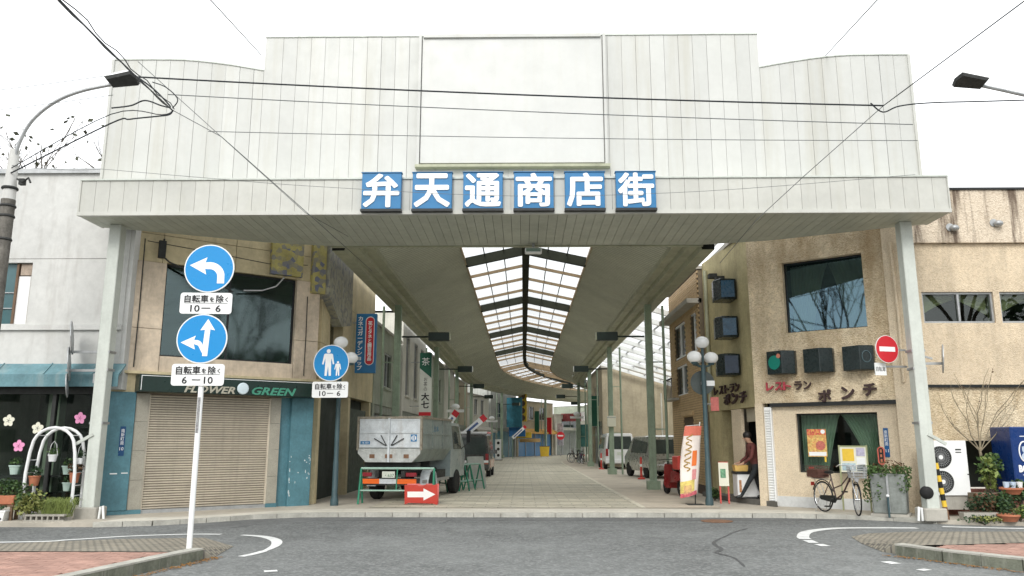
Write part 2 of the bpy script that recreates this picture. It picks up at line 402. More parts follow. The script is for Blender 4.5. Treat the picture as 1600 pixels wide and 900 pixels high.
band = G().strip([(x, y + .02, .0845) for x, y in fr2], [(x * .98, y + 1.25 - abs(x) * .05, .0845) for x, y in fr2])
struct(band, 'pavement_edge', M('pale_apron', (.60, .57, .49), .85, .18, 1.4, bump=.15))
kg = G()
for (a, b) in zip(fr2, fr2[1:]):
    L_ = math.hypot(b[0] - a[0], b[1] - a[1]); k = max(1, round(L_ / .6))
    for i in range(k):
        p = [a[j] + (b[j] - a[j]) * (i + .01) / k for j in (0, 1)]; q = [a[j] + (b[j] - a[j]) * (i + .985) / k for j in (0, 1)]
        obj(G().bar((p[0], p[1] - .03, .03), (q[0], q[1] - .03, .03), .1, .125), 'kerb_stone', kerbm, pv)
struct(G().prism([(-6.5, 15.9), (-5.8, 16.8), (-4.8, 17.35), (-3.5, 17.45), (5, 17.45), (6.8, 17.1), (5.5, 16.9), (2, 16.75), (-2, 16.8), (-4.3, 16.5), (-5.3, 15.9), (-5.6, 15.2), (-6.3, 15.2)], 0, .004, 'z'), 'asphalt_patch', asph_new)

pa = M('asphalt_older', (.172, .178, .172), .88, .3, .5, spk=.5, spsc=26, spcol=(.29, .295, .29), bump=.5)
for q in ([(-3.9, 16.2), (-1, 16.35), (2.4, 16.3), (4.6, 16.45)], [(-4.4, 16.75), (0, 16.9), (5.2, 16.8)], [(-1.6, 16.35), (-1.45, 17.4)]):
    struct(ribbon(smooth_pts([(*p, 0) for p in q], 8), .018, .0055), 'road_seam', M2s())
# centre line of the covered street: straight, then bending to the right
Y0, YB, RAD, SEND = 18.3, 58., 62., 62.
def path(t):
    """t metres from Y = 0 along the street -> (point, forward, right)"""
    if t <= YB: return Vector((0, t, 0)), Vector((0, 1, 0)), Vector((1, 0, 0))
    a = (t - YB) / RAD
    return Vector((RAD * (1 - math.cos(a)), YB + RAD * math.sin(a), 0)), Vector((math.sin(a), math.cos(a), 0)), Vector((math.cos(a), -math.sin(a), 0))
def pt(t, off, z):
    p, f, r_ = path(t); q = p + r_ * off; return (q.x, q.y, z)
ST = [19.0] + [20 + 2.3 * i for i in range(17)] + [58 + 4 * i for i in range(1, 15)]
struct(G().strip([pt(t, -3.6, .0885) for t in ST], [pt(t, 2.75, .0885) for t in ST]), 'arcade_floor', floor_t)
struct(G().strip([pt(t, 2.75, .09) for t in ST], [pt(t, 2.87, .09) for t in ST]), 'paving_line', M('pale_line', (.62, .58, .47), .8, .2, 2))
struct(G().strip([pt(t, 2.87, .0885) for t in ST], [pt(t, 4.6, .0885) for t in ST]), 'side_walk', M('warm_slab', (.52, .46, .37), .85, .2, .8))
bandm = M('darker_paving', (.40, .37, .29), .8, .25, 1.5)
for k in range(16): struct(G().box(-3.58, 2.73, 19.6 + k * 1.2, 19.9 + k * 1.2, .08, .0905), 'paving_band', bandm)
for yy in (28.7, 41.5, 56):
    struct(G().box(-3.6, 2.75, yy, yy + .14, .08, .0915), 'floor_drain', M('drain_grate', (.12, .115, .10), .8, .2))

struct(ribbon(smooth_pts([(-14, 12.6), (-8.4, 13.15), (-7.5, 13.5), (-6.8, 14.0), (-5.9, 14.3), (-5.3, 14.3)]), .12, .006), 'road_line', paint)
sp = smooth_pts([(-4.9, 14.2), (-4.46, 13.98), (-4.1, 13.5), (-3.9, 12.9), (-3.85, 12.3), (-3.9, 11.9), (-4.0, 11.6)])
struct(ribbon(sp, [.07 + .11 * math.sin(math.pi * min(1, i / len(sp) * 1.3 + .1)) if i < len(sp) * .7 else .12 for i in range(len(sp))], .006), 'road_line', paint)
struct(ribbon(smooth_pts([(7.4, 15.5), (6.19, 15.5), (5.62, 15.3), (5.1, 14.8), (4.78, 14.1), (4.7, 13.75)]), .2, .006), 'road_line', paint)
for a, b in (((4.68, 13.6), (4.66, 13.25)), ((4.68, 13.1), (4.7, 12.85)), ((4.9, 11.25), (4.96, 11.05)), ((-3.2, 10.4), (-3.15, 10.28)), ((5.05, 10.6), (5.1, 10.5))):
    struct(ribbon([a, b], .16, .006), 'road_line', paint)
struct(ribbon(smooth_pts([(8.0, 15.75), (9.2, 15.45), (10.5, 15.2), (14, 15)]), .16, .006), 'road_line', paint)
crackm = M('crack_seal', (.085, .087, .086), .8, .2)
struct(ribbon(smooth_pts([(4.2, 15.4), (3.8, 14.8), (3.5, 14.2), (3.07, 13.3), (3.0, 12.5), (2.83, 12.1), (2.95, 11.6), (2.88, 10.8)]), [.012 + .03 * abs(math.sin(i * .9)) + (.025 if 16 < i < 34 else 0) + .01 * math.sin(i * 2.3) ** 2 for i in range(43)], .005), 'road_crack', crackm)
tag(obj(G().lathe([(.32, .004), (.32, .012), (.27, .013), (.26, .010), (.02, .011)], 24, (3.95, 16.75, 0)), 'manhole_cover', rust), 'rust brown round manhole cover in the asphalt near the kerb', 'manhole')

# traffic islands: kerb stones, pink pavers, setts running out to the road
def island(kerb, pav, sett_in, sett_out, name):
    isl = struct(G().prism(pav, -.05, .115, 'z'), 'island', joint)
    for a, b in zip(kerb, kerb[1:]):
        L_ = math.hypot(b[0] - a[0], b[1] - a[1]); k = max(1, round(L_ / .6))
        for i in range(k):
            p = [a[j] + (b[j] - a[j]) * (i + .006) / k for j in (0, 1)]; q = [a[j] + (b[j] - a[j]) * (i + .994) / k for j in (0, 1)]
            zt0, zt1 = [.155 if not (i_ < .01 and a is kerb[0]) else .05 for i_ in (i / k, (i + 1) / k)]
            ks = obj(G().bar((p[0], p[1], .145), (q[0], q[1], .145), .18, .022), 'kerb_stone', kerbm, isl)
            obj(G().bar((p[0], p[1], .045), (q[0], q[1], .045), .176, .178), 'kerb_face', kerbside, ks)
    sg = G().strip([(*p, .15) for p in sett_in], [(*p, .006) for p in sett_out])
    for i_ in (0, -1): sg.add([(*sett_in[i_], .15), (*sett_in[i_], 0), (*sett_out[i_], 0), (*sett_out[i_], .006)], [(0, 1, 2, 3)])
    struct(sg, 'sett_paving', setts)
    return isl
def inside(p, poly_):
    c = False
    for i in range(len(poly_)):
        a, b = poly_[i], poly_[i - 1]
        if (a[1] > p[1]) != (b[1] > p[1]) and p[0] < (b[0] - a[0]) * (p[1] - a[1]) / (b[1] - a[1]) + a[0]: c = not c
    return c
def pavers(isl, poly_, x0, x1, y0, y1, ang):
    me = mesh(G().box(-.097, .097, -.047, .047, .10, .148), 'paver', paverm); n = 0; a = R(ang)
    j = 0; y = y0
    while y < y1:
        x = x0 + (.1 if j % 2 else 0)
        while x < x1:
            if inside((x, y), poly_) and n < 300:
                inst(me, 'paver', isl, (x, y, rnd.uniform(-.002, .002)), (0, 0, rnd.uniform(-.006, .006))); n += 1
            x += .2
        y += .1; j += 1
kL = [(-4.5, 11.32), (-4.72, 10.5), (-5.05, 9.03), (-5.5, 7.4), (-6.2, 5.6)]
pavL = [(-4.62, 10.95), (-4.82, 10.5), (-5.14, 9.03), (-5.6, 7.4), (-6.3, 5.6), (-16, 5.6), (-16, 11.1), (-7, 11.0)]
il = island(kL, pavL, [(-16, 11.1), (-7, 11.0), (-5.6, 11.0), (-4.62, 10.97), (-4.5, 11.3), (-4.5, 11.36)], [(-16, 12.4), (-8.4, 12.95), (-6.7, 13.6), (-5.4, 13.8), (-4.5, 12.7), (-4.35, 11.5)], 'L')
pavers(il, pavL, -7.6, -4.7, 8.9, 10.98, 0)
kR = [(5.42, 11.95), (5.75, 11.3), (6.35, 10.54), (7.3, 9.5), (8.6, 8.3)]
pavR = [(5.62, 11.72), (5.85, 11.35), (6.43, 10.62), (7.4, 9.58), (8.7, 8.4), (16, 8.4), (16, 13.2), (8.6, 12.35)]
ir = island(kR, pavR, [(5.42, 12.0), (5.62, 11.8), (6.2, 11.88), (7.2, 12.1), (8.6, 12.37), (16, 13.2)], [(5.3, 12.25), (5.4, 13.2), (5.6, 14.1), (6.1, 14.6), (7.1, 14.9), (16, 15.0)], 'R')
pavers(ir, pavR, 5.9, 8.7, 10.2, 12.3, 0)
lg = G()
for i in range(650):
    t = rnd.random(); side = rnd.random() < .6
    a, b = ((-4.35, 11.5), (-4.9, 9.0)) if side else ((5.3, 11.8), (6.3, 10.3))
    x = a[0] + (b[0] - a[0]) * t + (rnd.gauss(.07, .05) if side else rnd.gauss(-.1, .05)); y = a[1] + (b[1] - a[1]) * t; r_ = rnd.uniform(.012, .03); an = rnd.uniform(0, 6.3)
    lg.add([(x + r_ * math.cos(an), y + r_ * math.sin(an), .012), (x - r_ * .4 * math.sin(an), y + r_ * .4 * math.cos(an), .016), (x - r_ * math.cos(an), y - r_ * math.sin(an), .011), (x + r_ * .4 * math.sin(an), y - r_ * .4 * math.cos(an), .018)], [(0, 1, 2, 3)])
tag(obj(lg, 'fallen_leaves', dryleaf, kind='stuff'), 'brown fallen leaves swept along the island kerbs', 'leaves')

# ================================================================== entrance canopy
cn = thing('entrance_canopy', 'large off-white panelled canopy over the arcade entrance', 'canopy', (-.3, 16.6, 0))
def W(g, n, m, p=None, **k): return obj(g, n, m, p or cn, world=True, **k)
BX0, BX1, SX0, SX1 = -9.12, 8.5, -5.75, 5.24
def topz(x):
    if SX0 <= x <= SX1: return 10.5
    e = (SX0 - x) if x < SX0 else (x - SX1); t = min(1, e / 2.3)
    return 9.7 + .28 * math.sin(t * math.pi / 2)
M2d = M('panel_seam', (.38, .38, .35), .8, .3, 3)
n = 56; pw = (BX1 - BX0) / n
edges = sorted([BX0 + pw * i for i in range(n + 1)])
i0 = min(range(n + 1), key=lambda i: abs(edges[i] - SX0)); edges[i0] = SX0
i1 = min(range(n + 1), key=lambda i: abs(edges[i] - SX1)); edges[i1] = SX1
for a, b in zip(edges, edges[1:]):
    e = rnd.uniform(.002, .0045); c_ = 1e-4; y = 16.2 + rnd.uniform(-.004, .004)
    za, zb = topz(a + c_), topz(b - c_)
    W(G().prism([(a + e, 6.9), (b - e, 6.9), (b - e, zb), (a + e, za)], y, y + .05), 'panel', white_pan)
    W(G().prism([(a, 6.9), (b, 6.9), (b, zb - .01), (a, za - .01)], y + .06, y + .5), 'panel_backing', M2d)
    W(G().prism([(a, za), (b, zb), (b, zb + .03), (a, za + .03)], y - .02, y + .51), 'coping', colm)
for x in (BX0 - .02, BX1 + .02): W(G().box(x - .03, x + .03, 16.17, 16.75, 6.9, 9.99), 'corner_trim', white_pan)
fx0, fx1, fz0, fz1 = -2.21, 1.76, 7.5, 10.42
W(G().box(fx0, fx1, 16.13, 16.18, fz0, fz1), 'blank_sign_panel', M('blank_panel', (.565, .57, .545), .4, .05, .7, streak=.2, sc_col=(.5, .48, .4)))
for q in ((fx0 - .1, fx0, fz0 - .06, fz1 + .08), (fx1, fx1 + .1, fz0 - .06, fz1 + .08), (fx0, fx1, fz1, fz1 + .08)): W(G().box(q[0] + .02, q[1] - .02, 16.08, 16.19, q[2], q[3]), 'sign_frame', white_pan)
W(G().box(fx0 - .1, fx1 + .12, 16.03, 16.2, fz0 - .12, fz0 - .061), 'sign_frame', beam_m)
FX0, FX1 = -9.2, 8.72
nf = 60
for i in range(nf):
    a = FX0 + (FX1 - FX0) * i / nf; b = FX0 + (FX1 - FX0) * (i + 1) / nf
    W(G().box(a + .003, b - .003, 15.6, 15.65, 6.27, 6.95), 'fascia_panel', white_fas)
W(G().box(FX0, FX1, 15.66, 16.2, 6.3, 6.9), 'fascia_core', conc)
W(G().box(FX0 - .03, FX1 + .03, 15.57, 15.66, 6.19, 6.268), 'fascia_trim', white_fas)
W(G().box(FX0 - .03, FX1 + .03, 15.57, 16.25, 6.951, 6.985), 'fascia_capping', colm)
for x in (FX0 - .015, FX1 + .015): W(G().box(x - .015, x + .015, 15.58, 16.6, 6.2, 6.95), 'fascia_end', white_fas)
def backy(x):
    P_ = [(-9.3, 16.5), (-8.5, 16.8), (-6, 17.9), (-4.6, 18.25), (4.3, 18.25), (5.7, 17.9), (8, 16.8), (8.8, 16.5)]
    for (a, b), (c, d) in zip(P_, P_[1:]):
        if a <= x <= c: return b + (d - b) * (x - a) / (c - a)
    return 16.5
ns = 92
for i in range(ns):
    a = FX0 + (FX1 - FX0) * i / ns; b = FX0 + (FX1 - FX0) * (i + 1) / ns
    ya, yb = backy(a), backy(b)
    W(G().prism([(a + .004, 15.67), (b - .004, 15.67), (b - .004, yb), (a + .004, ya)], 6.2, 6.225, 'z'), 'soffit_slat', soffit_m)
W(G().prism([(FX0, 15.67)] + [(x, backy(x)) for x in (-9.19, -8.5, -6, -4.6)][::1] + [(4.3, 18.25), (5.7, 17.9), (8, 16.8), (8.7, 16.51), (FX1, 15.67)], 6.235, 6.5, 'z'), 'soffit_backing', dkbeam_m)
W(G().box(-4.6, 4.3, 18.26, 18.34, 6.17, 7.6), 'rear_beam', beam_m)
for x, rx in ((-8.78, 0), (8.15, 0)):
    c_ = W(G().box(x - .125, x + .125, 16.28, 16.53, .25, 6.2), 'column', colm, bevel=.012)
    W(G().box(x - .22, x + .22, 16.2, 16.65, .05, .3), 'column_base', conc, c_, bevel=.02)
    W(G().tube([(x + .24, 16.3, .06), (x + .27, 16.28, .3), (x + .32, 16.27, .33), (x + .36, 16.27, .06)] if x < 0 else [(x - .24, 16.3, .06), (x - .25, 16.28, .3), (x - .30, 16.28, .33), (x - .33, 16.28, .06)], .025, 8), 'drain_pipe', wht, c_)
    s = 1 if x > 0 else -1
    W(G().bar((x + s * .02, 16.27, 1.75), (x + s * .36, 16.27, 1.55), .04, .06), 'brace', colm, c_)
    for z in (3.05, 3.42, 1.95): W(G().box(x - .14, x + .14, 16.285, 16.565, z, z + .05), 'clamp_band', galv, c_)
fl = thing('flood_lamp', 'small white flood lamp under the canopy centre', 'lamp', (.25, 18.1, 6.2))
obj(G().box(-.03, .03, -.03, .03, -.12, 0), 'bracket', galv, fl); obj(G().box(-.2, .2, -.12, .1, -.24, -.12), 'housing', wht, fl, bevel=.02); obj(G().box(-.17, .17, -.127, -.121, -.22, -.14), 'lens', clear_m, fl)
# six blue character boxes
chs = '弁天通商店街'
for i, ch in enumerate(chs):
    x = -2.9 + i * 1.044
    t = thing('character_sign_box', '%s of the six blue character boxes on the canopy, white %s' % (['leftmost', 'second from left', 'third from left', 'fourth from left', 'fifth from left', 'rightmost'][i], ch), 'sign box', (x, 15.45, 6.24), 0, 'blue character boxes on the canopy')
    obj(G().box(-.405, .405, -.0, .14, .03, .80), 'box', boxblue, t, bevel=.008)
    obj(G().box(-.42, .42, -.02, .13, -.02, .028), 'bottom_edge', black, t)
    obj(G().box(-.42, .42, -.02, .13, .802, .815), 'top_edge', boxblue, t)
    text(ch, 'character', wht_text, t, (0, -.003, .42), .68, .70, d=.012, bold=.028)

# ================================================================== arcade roof
ar = thing('arcade_roof', 'long green steel arcade roof with a glazed ridge skylight', 'arcade', (0, 18.4, 0))
def A(g, n, m, p=None, **k): return obj(g, n, m, p or ar, world=True, **k)
RS = [18.4] + [20.2 + 2.25 * i for i in range(17)] + [58.45 + 2.4 * i for i in range(1, 27)]
SHX, SW = .1, 1.94
def sect(off, z, off2, z2, name, mat, th=.0, par=None):
    for s in (-1, 1):
        a = [pt(t, s * off + (SHX if off < 2.5 else 0), z) for t in RS]; b = [pt(t, s * off2 + (SHX if off2 < 2.5 else 0), z2) for t in RS]
        g = G().strip(a, b) if s > 0 else G().strip(b, a)
        A(g, name, mat, par)
# ceiling boards : one sloping sheet each side with fine cross joints, wall to skylight
def slatted(off, z, off2, z2, name, mat):
    for s in (-1, 1):
        g = G(); t = 18.4
        while t < 118:
            st = .18; t2 = t + st
            if t2 > 80: st = .6; t2 = t + st
            p = [Vector(pt(q, s * o_ + (SHX if o_ < 2.5 else 0), zz)) for q in (t + .008, t2 - .008) for o_, zz in ((off, z), (off2, z2))]
            g.add([p[0], p[1], p[3], p[2]], [(0, 1, 2, 3)]); t = t2
        A(g, name, mat, kind='stuff')
slatted(3.72, 6.47, SW, 7.2, 'ceiling_boards', ceil_m)
for o1, z1, o2, z2, nm in ((3.74, 6.62, SW, 7.36, 'roof_deck'),): sect(o1, z1, o2, z2, nm, dkbeam_m)
for o1, z1, o2, z2 in ((4.6, 6.8, 4.6, 6.12), (4.6, 6.12, 4.3, 6.12), (4.3, 6.12, 4.27, 6.24), (4.27, 6.24, 4.02, 6.24), (4.02, 6.24, 3.99, 6.36), (3.99, 6.36, 3.74, 6.36), (3.74, 6.36, 3.72, 6.475), (4.6, 6.8, 3.74, 6.8)):
    sect(o1, z1, o2, z2, 'gutter_beam', beam_m if z1 < 6.7 else dkbeam_m)
sect(SW, 7.16, SW, 7.4, 'skylight_kerb', tan_m); sect(SW, 7.16, SW - .05, 7.16, 'skylight_kerb', tan_m)
RZ, EZ = 7.68, 7.28
for a, b in zip(RS, RS[1:]):
    A(G().bar(pt(a, SHX, RZ - .08), pt(b, SHX, RZ - .08), .24, .26), 'ridge_beam', dkbeam_m)
for i, t in enumerate(RS[1:-1]):
    heavy = i % 4 == 2
    for s in (-1, 1):
        A(G().bar(pt(t, s * .1 + SHX, RZ - .03), pt(t, s * SW + SHX, EZ - .03), .14 if heavy else .06, .3 if heavy else .1), 'rafter' if heavy else 'glazing_bar', dkbeam_m if heavy and i < 15 else bar_m)
for a, b in zip(RS, RS[1:]):
    for s in (-1, 1):
        for k in range(3):
            o1, o2 = .1 + k * .61, .1 + (k + 1) * .61; zz = lambda o_: RZ + .09 - (RZ - EZ) * o_ / SW
            q = [pt(a + .02, s * (o1 + .012) + SHX, zz(o1)), pt(b - .02, s * (o1 + .012) + SHX, zz(o1)), pt(b - .02, s * (o2 - .012) + SHX, zz(o2)), pt(a + .02, s * (o2 - .012) + SHX, zz(o2))]
            A(G().poly(q), 'pane', pane_m)
for k in (1, 2):
    for s in (-1, 1):
        o1 = .1 + k * .61
        A(G().tube([pt(t, s * o1 + SHX, RZ + .06 - (RZ - EZ) * o1 / SW) for t in RS], .018, 4), 'wire_bar', dkbeam_m)
COLT = [26.2, 38.2, 50.2, 62, 74, 86]
for s in (-1, 1):
    for i, t in enumerate(COLT):
        p, f, r_ = path(t); an = math.degrees(math.atan2(f.x, f.y)); ra = (0, 0, -R(an))
        c_ = obj(G().box(-.11, .11, -.11, .11, .3, 6.12), 'column', green_m, ar, bevel=.015); c_.matrix_parent_inverse = full(ar).inverted(); c_.location = Vector(pt(t, s * 4.2, 0)); c_.rotation_euler = ra
        b_ = obj(G().box(-.2, .2, -.2, .2, .08, .36).cyl((s * .5, .05, .08), (s * .5, .05, 6.1), .045, n=10).bar((s * .1, .05, 2), (s * .5, .05, 2), .04).bar((s * .1, .05, 4.2), (s * .5, .05, 4.2), .04), 'downpipe', green_m, c_)
        if i < 5:
            lb = thing('arcade_lamp_box', '%s dark lamp box on an arm from the %s arcade columns' % (['first', 'second', 'third', 'fourth', 'fifth'][i], 'left' if s < 0 else 'right'), 'lamp box', pt(t, s * 4.06, 5.05), -an, 'dark lamp boxes along the arcade')
            obj(G().cyl((0, 0, 0), (-s * .95, 0, 0), .03, n=8), 'arm', dkgreen_m, lb)
            obj(G().box(-s * 1.6 if s > 0 else .9, -s * .9 if s > 0 else 1.6, -.14, .14, -.14, .14), 'box', dkgreen_m, lb, bevel=.015)
            obj(G().box(*sorted((-s * 1.6, -s * 1.625)), -.13, .13, -.13, .13), 'end_cap', wht if i % 2 else beam_m, lb)

# lean-to glass roof on the right above the parking yard
ln = thing('lean_to_roof', 'white framed glass lean-to roof above the parking yard', 'roof', (6.5, 30, 0))
def Ln(g, n, m, p=None, **k): return obj(g, n, m, p or ln, world=True, **k)
for i in range(10):
    y = 29 + i * 2.3
    Ln(G().bar((4.62, y, 6.5), (9.6, y, 5.0), .14, .2), 'roof_beam', wht)
    if i < 9:
        for k in range(5):
            a, b = k / 5 + .006, (k + 1) / 5 - .006
            Ln(G().poly([(4.62 + 4.98 * a, y + .03, 6.62 - 1.5 * a), (4.62 + 4.98 * b, y + .03, 6.62 - 1.5 * b), (4.62 + 4.98 * b, y + 2.27, 6.62 - 1.5 * b), (4.62 + 4.98 * a, y + 2.27, 6.62 - 1.5 * a)]), 'pane', pane_m)
for k in range(6):
    a = k / 5; Ln(G().bar((4.62 + 4.98 * a, 29, 6.6 - 1.5 * a), (4.62 + 4.98 * a, 49.7, 6.6 - 1.5 * a), .05, .06), 'glazing_bar', galv)
for s, y0, y1 in ((-1, 22.5, 48), (1, 19.2, 29)):
    o_ = thing('eaves_strip', 'thin white glazed eaves strip between arcade gutter and the %s shopfronts' % ('left' if s < 0 else 'right'), 'roof', (s * 4.8, y0, 6.6))
    obj(G().bar((s * 4.72, y0, 6.55), (s * 4.72, y1, 6.55), .05, .05).bar((s * 5.0, y0, 6.62), (s * 5.0, y1, 6.62), .04, .04), 'rail', wht, o_, world=True)
    for i in range(int((y1 - y0) / 2)):
        obj(G().bar((s * 4.72, y0 + 2 * i, 6.57), (s * 5.0, y0 + 2 * i, 6.63), .03, .03), 'rib', dkbeam_m, o_, world=True)
# ================================================================== flower shop on the left corner (angled front)
FS = thing('flower_shop', 'beige concrete corner building with shuttered flower shop and teal walls', 'building', (-8.26, 17.35, 0), 38)
def fsw(s, y, z):
    a = R(38); return (-8.26 + s * math.cos(a) - y * math.sin(a), 17.35 + s * math.sin(a) + y * math.cos(a), z)
panels(FS, 'wall_panel', beige, [-.54, .17, 3.27, 3.9], [3.1, 4.08, 5.6], 0, .3, [(.17, 3.27, 3.48, 5.62)])
panels(FS, 'wall_panel', beige2, [-.54, .07, 1.72, 2.95, 3.9], [5.6, 6.25, 6.95], .03, .3, [(.17, 3.27, 3.48, 5.62)])
window(FS, .17, 3.27, 3.48, 5.60, .12, win_lf, black, .04, (1.66,))
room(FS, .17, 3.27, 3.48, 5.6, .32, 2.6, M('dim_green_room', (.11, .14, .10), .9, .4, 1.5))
obj(G().box(.4, 1.3, 1.0, 1.4, 3.5, 4.6).box(2.1, 2.9, .9, 1.3, 3.5, 4.2), 'stacked_goods', interior2, FS)
obj(G().box(-.9, -.54, .05, .3, 3.1, 6.9), 'wall_strip', whitewall, FS)
obj(G().box(-.92, -.23, -.02, .3, .16, 2.66), 'teal_wall', teal, FS, bevel=.01)
obj(G().box(-.92, -.23, .0, .3, .06, .158), 'wall_base', teal, FS)
for a, b in ((-.22, .05), (2.8, 3.04)):
    for k in range(4): obj(G().box(a, b, .02 , .3, .17 + k * .62, .17 + (k + 1) * .62 - .006), 'granite_slab', granite, FS)
    obj(G().box(a - .01, b + .01, .0, .3, .05, .168), 'granite_base', teal, FS)
obj(G().box(3.045, 3.3, .10, .3, .06, 2.66), 'teal_wall', teal, FS); obj(G().box(3.3, 3.86, -.03, .3, .06, 2.66), 'teal_pillar', teal, FS, bevel=.012)
obj(G().box(-.95, 3.9, .02, .3, 2.66, 3.09), 'wall_lintel', beige2, FS)
obj(G().box(-.6, 3.95, -.1, .02, 3.06, 3.12), 'ledge', beige2, FS)
sh_me = mesh(G().prism([(.10, .004), (.068, .012), (.062, .034), (.085, .043), (.10, .043)], .06, 2.79, 'x'), 'shutter_slat', shut)
shp = obj(G().box(.05, 2.8, .11, .14, .1, 2.72), 'roller_shutter', M('shutter_back', (.26, .225, .18), .7, .2), FS)
for i in range(46): inst(sh_me, 'shutter_slat', shp, (0, 0, .16 + i * .0535))
obj(G().box(.05, 2.8, .04, .12, .06, .155), 'shutter_bottom_rail', galv, shp)
obj(G().box(.05, .085, .05, .11, .156, 2.62).box(2.765, 2.8, .05, .11, .156, 2.62), 'shutter_guide', shut, shp)
sb = thing('shop_sign', 'long black green sign board lettered FLOWER GREEN above the shutter', 'sign', fsw(0, 0, 2.66), 38)
obj(G().box(-.28, 3.84, -.42, .0, .0, .37), 'board', signgreen, sb, bevel=.008)
obj(G().box(-.25, 3.81, -.427, -.421, .335, .347).box(-.25, -.238, -.427, -.421, .03, .334), 'border', wht, sb)
text('FLOWER', 'lettering', M('dull_cream', (.42, .40, .32), .5, .2, 8), sb, (1.2, -.424, .09), .15, 1.1, shear=.3, d=.01, bold=.03)
text('GREEN', 'lettering', M('green_letter', (.06, .27, .18), .5, .1), sb, (2.68, -.424, .1), .17, 1.05, shear=.3, d=.01, bold=.03)
tag(obj(G().lathe([(.02, -.03), (.12, -.02), (.135, 0), (.13, .02)], 24, ax='y'), 'round_mirror', M('mirror_cap', (.62, .72, .76), .3, .1), None, fsw(1.93, -.46, 2.80), (0, 0, R(38))), 'pale round disc fixed in front of the shop sign', 'disc')
# patterned tile boxes at the eaves
obj(G().box(2.55, 3.36, -.12, .02, 5.66, 6.6), 'patterned_panel', pattern, FS)
obj(G().box(3.62, 3.98, -.12, .3, 5.3, 6.75), 'patterned_panel', pattern, FS)
obj(G().prism([(19.78, 6.75), (19.78, 5.3), (21.4, 4.7), (22.6, 4.9), (22.6, 6.75)], -5.25, -4.98, 'x'), 'patterned_corner', M('patterned_concrete', (.36, .35, .27), .8, .3, 3, spk=.6, spsc=9, spcol=(.14, .15, .19)), FS, world=True)
obj(G().tube([(.05, -.05, 6.15), (.04, -.05, 5.75), (.2, -.06, 5.62), (1.3, -.3, 5.2), (1.6, -.3, 5.05)], .022, 6).box(-.05, .1, -.08, .0, 5.7, 6.1), 'conduit', dark_metal, FS)
obj(G().tube([(2.9, -.08, 5.6), (2.7, -.1, 5.35), (2.35, -.12, 5.2), (1.9, -.12, 5.15)], .018, 6), 'loose_cable', galv, FS)
ad = thing('address_plate', 'narrow dark blue address plate on the teal wall beside the shutter', 'plate', fsw(-.44, -.03, 1.3), 38)
obj(G().box(-.055, .055, 0, .01, 0, .62), 'plate', addrblue, ad); text('南新町南', 'lettering', wht_text, ad, (0, -.001, .40), .34, .07, vert=True, d=.002); text('10', 'lettering', wht_text, ad, (0, -.001, .15), .07, d=.002)
obj(G().box(-.62, -.48, -.026, -.021, .92, .945).box(-.4, -.27, -.026, -.021, .93, .95), 'tape_mark', wht, FS)
M('peeling', (.6, .66, .66), .8, .3, 20)
for k in range(26):
    x, z = (rnd.gauss(3.32, .012), rnd.uniform(.3, 1.25)) if k < 14 else ((rnd.gauss(3.80, .02), rnd.uniform(.7, 1.3)) if k < 21 else (rnd.uniform(3.45, 3.75), rnd.uniform(.5, 1.6)))
    a_ = rnd.uniform(.006, .02); b_ = rnd.uniform(.01, .05)
    obj(G().prism([(x + a_ * math.cos(q) * rnd.uniform(.6, 1.2), z + b_ * math.sin(q) * rnd.uniform(.6, 1.2)) for q in [i * 1.05 for i in range(6)]], -.034, -.0312), 'paint_flake', MATS['peeling'], FS)
# side towards the arcade
def FSs(g, n, m, **k): return obj(g, n, m, FS, world=True, **k)
for i, (y0, y1) in enumerate(((20.0, 20.9), (22.4, 23.9), (23.9, 25.5), (25.5, 27.2))):
    for z0, z1 in ((2.9, 4.1), (4.1, 5.5), (5.5, 6.8)):
        FSs(G().box(-5.45, -5.18, y0 + .008, y1 - .008, z0 + .008, z1 - .008), 'wall_panel', beige2)
FSs(G().box(-9, -5.3, 27.05, 27.2, .08, 6.8), 'rear_wall', conc); FSs(G().box(-5.5, -5.28, 20.9, 22.4, 2.9, 3.4), 'wall_panel', beige2)
FSs(G().box(-5.6, -5.45, 20.9, 22.4, 3.4, 4.95), 'side_window', win_dk); FSs(G().box(-5.42, -5.36, 20.9, 20.97, 3.4, 5.0).box(-5.42, -5.36, 21.6, 21.66, 3.4, 5.0), 'window_frame', beige2)
FSs(G().box(-5.9, -5.5, 20.0, 27.0, .08, 2.9), 'recessed_front', interior2)
for y in (20.1, 23.6, 26.8): FSs(G().box(-5.48, -5.2, y, y + .25, .08, 2.9), 'pillar', beige2)
FSs(G().box(-5.48, -5.3, 24.0, 26.7, .08, 2.6), 'shop_shutter', M('dark_green_shutter', (.06, .08, .06), .6, .3, 2))
FSs(G().prism([(-8.9, 17.0), (-5.25, 19.9), (-5.25, 27.1), (-12, 27.1), (-12, 17.0)], 6.86, 6.98, 'z'), 'roof_slab', conc)
FSs(G().box(-12, -11.8, 17.2, 27, 0, 6.85), 'rear_wall', conc)

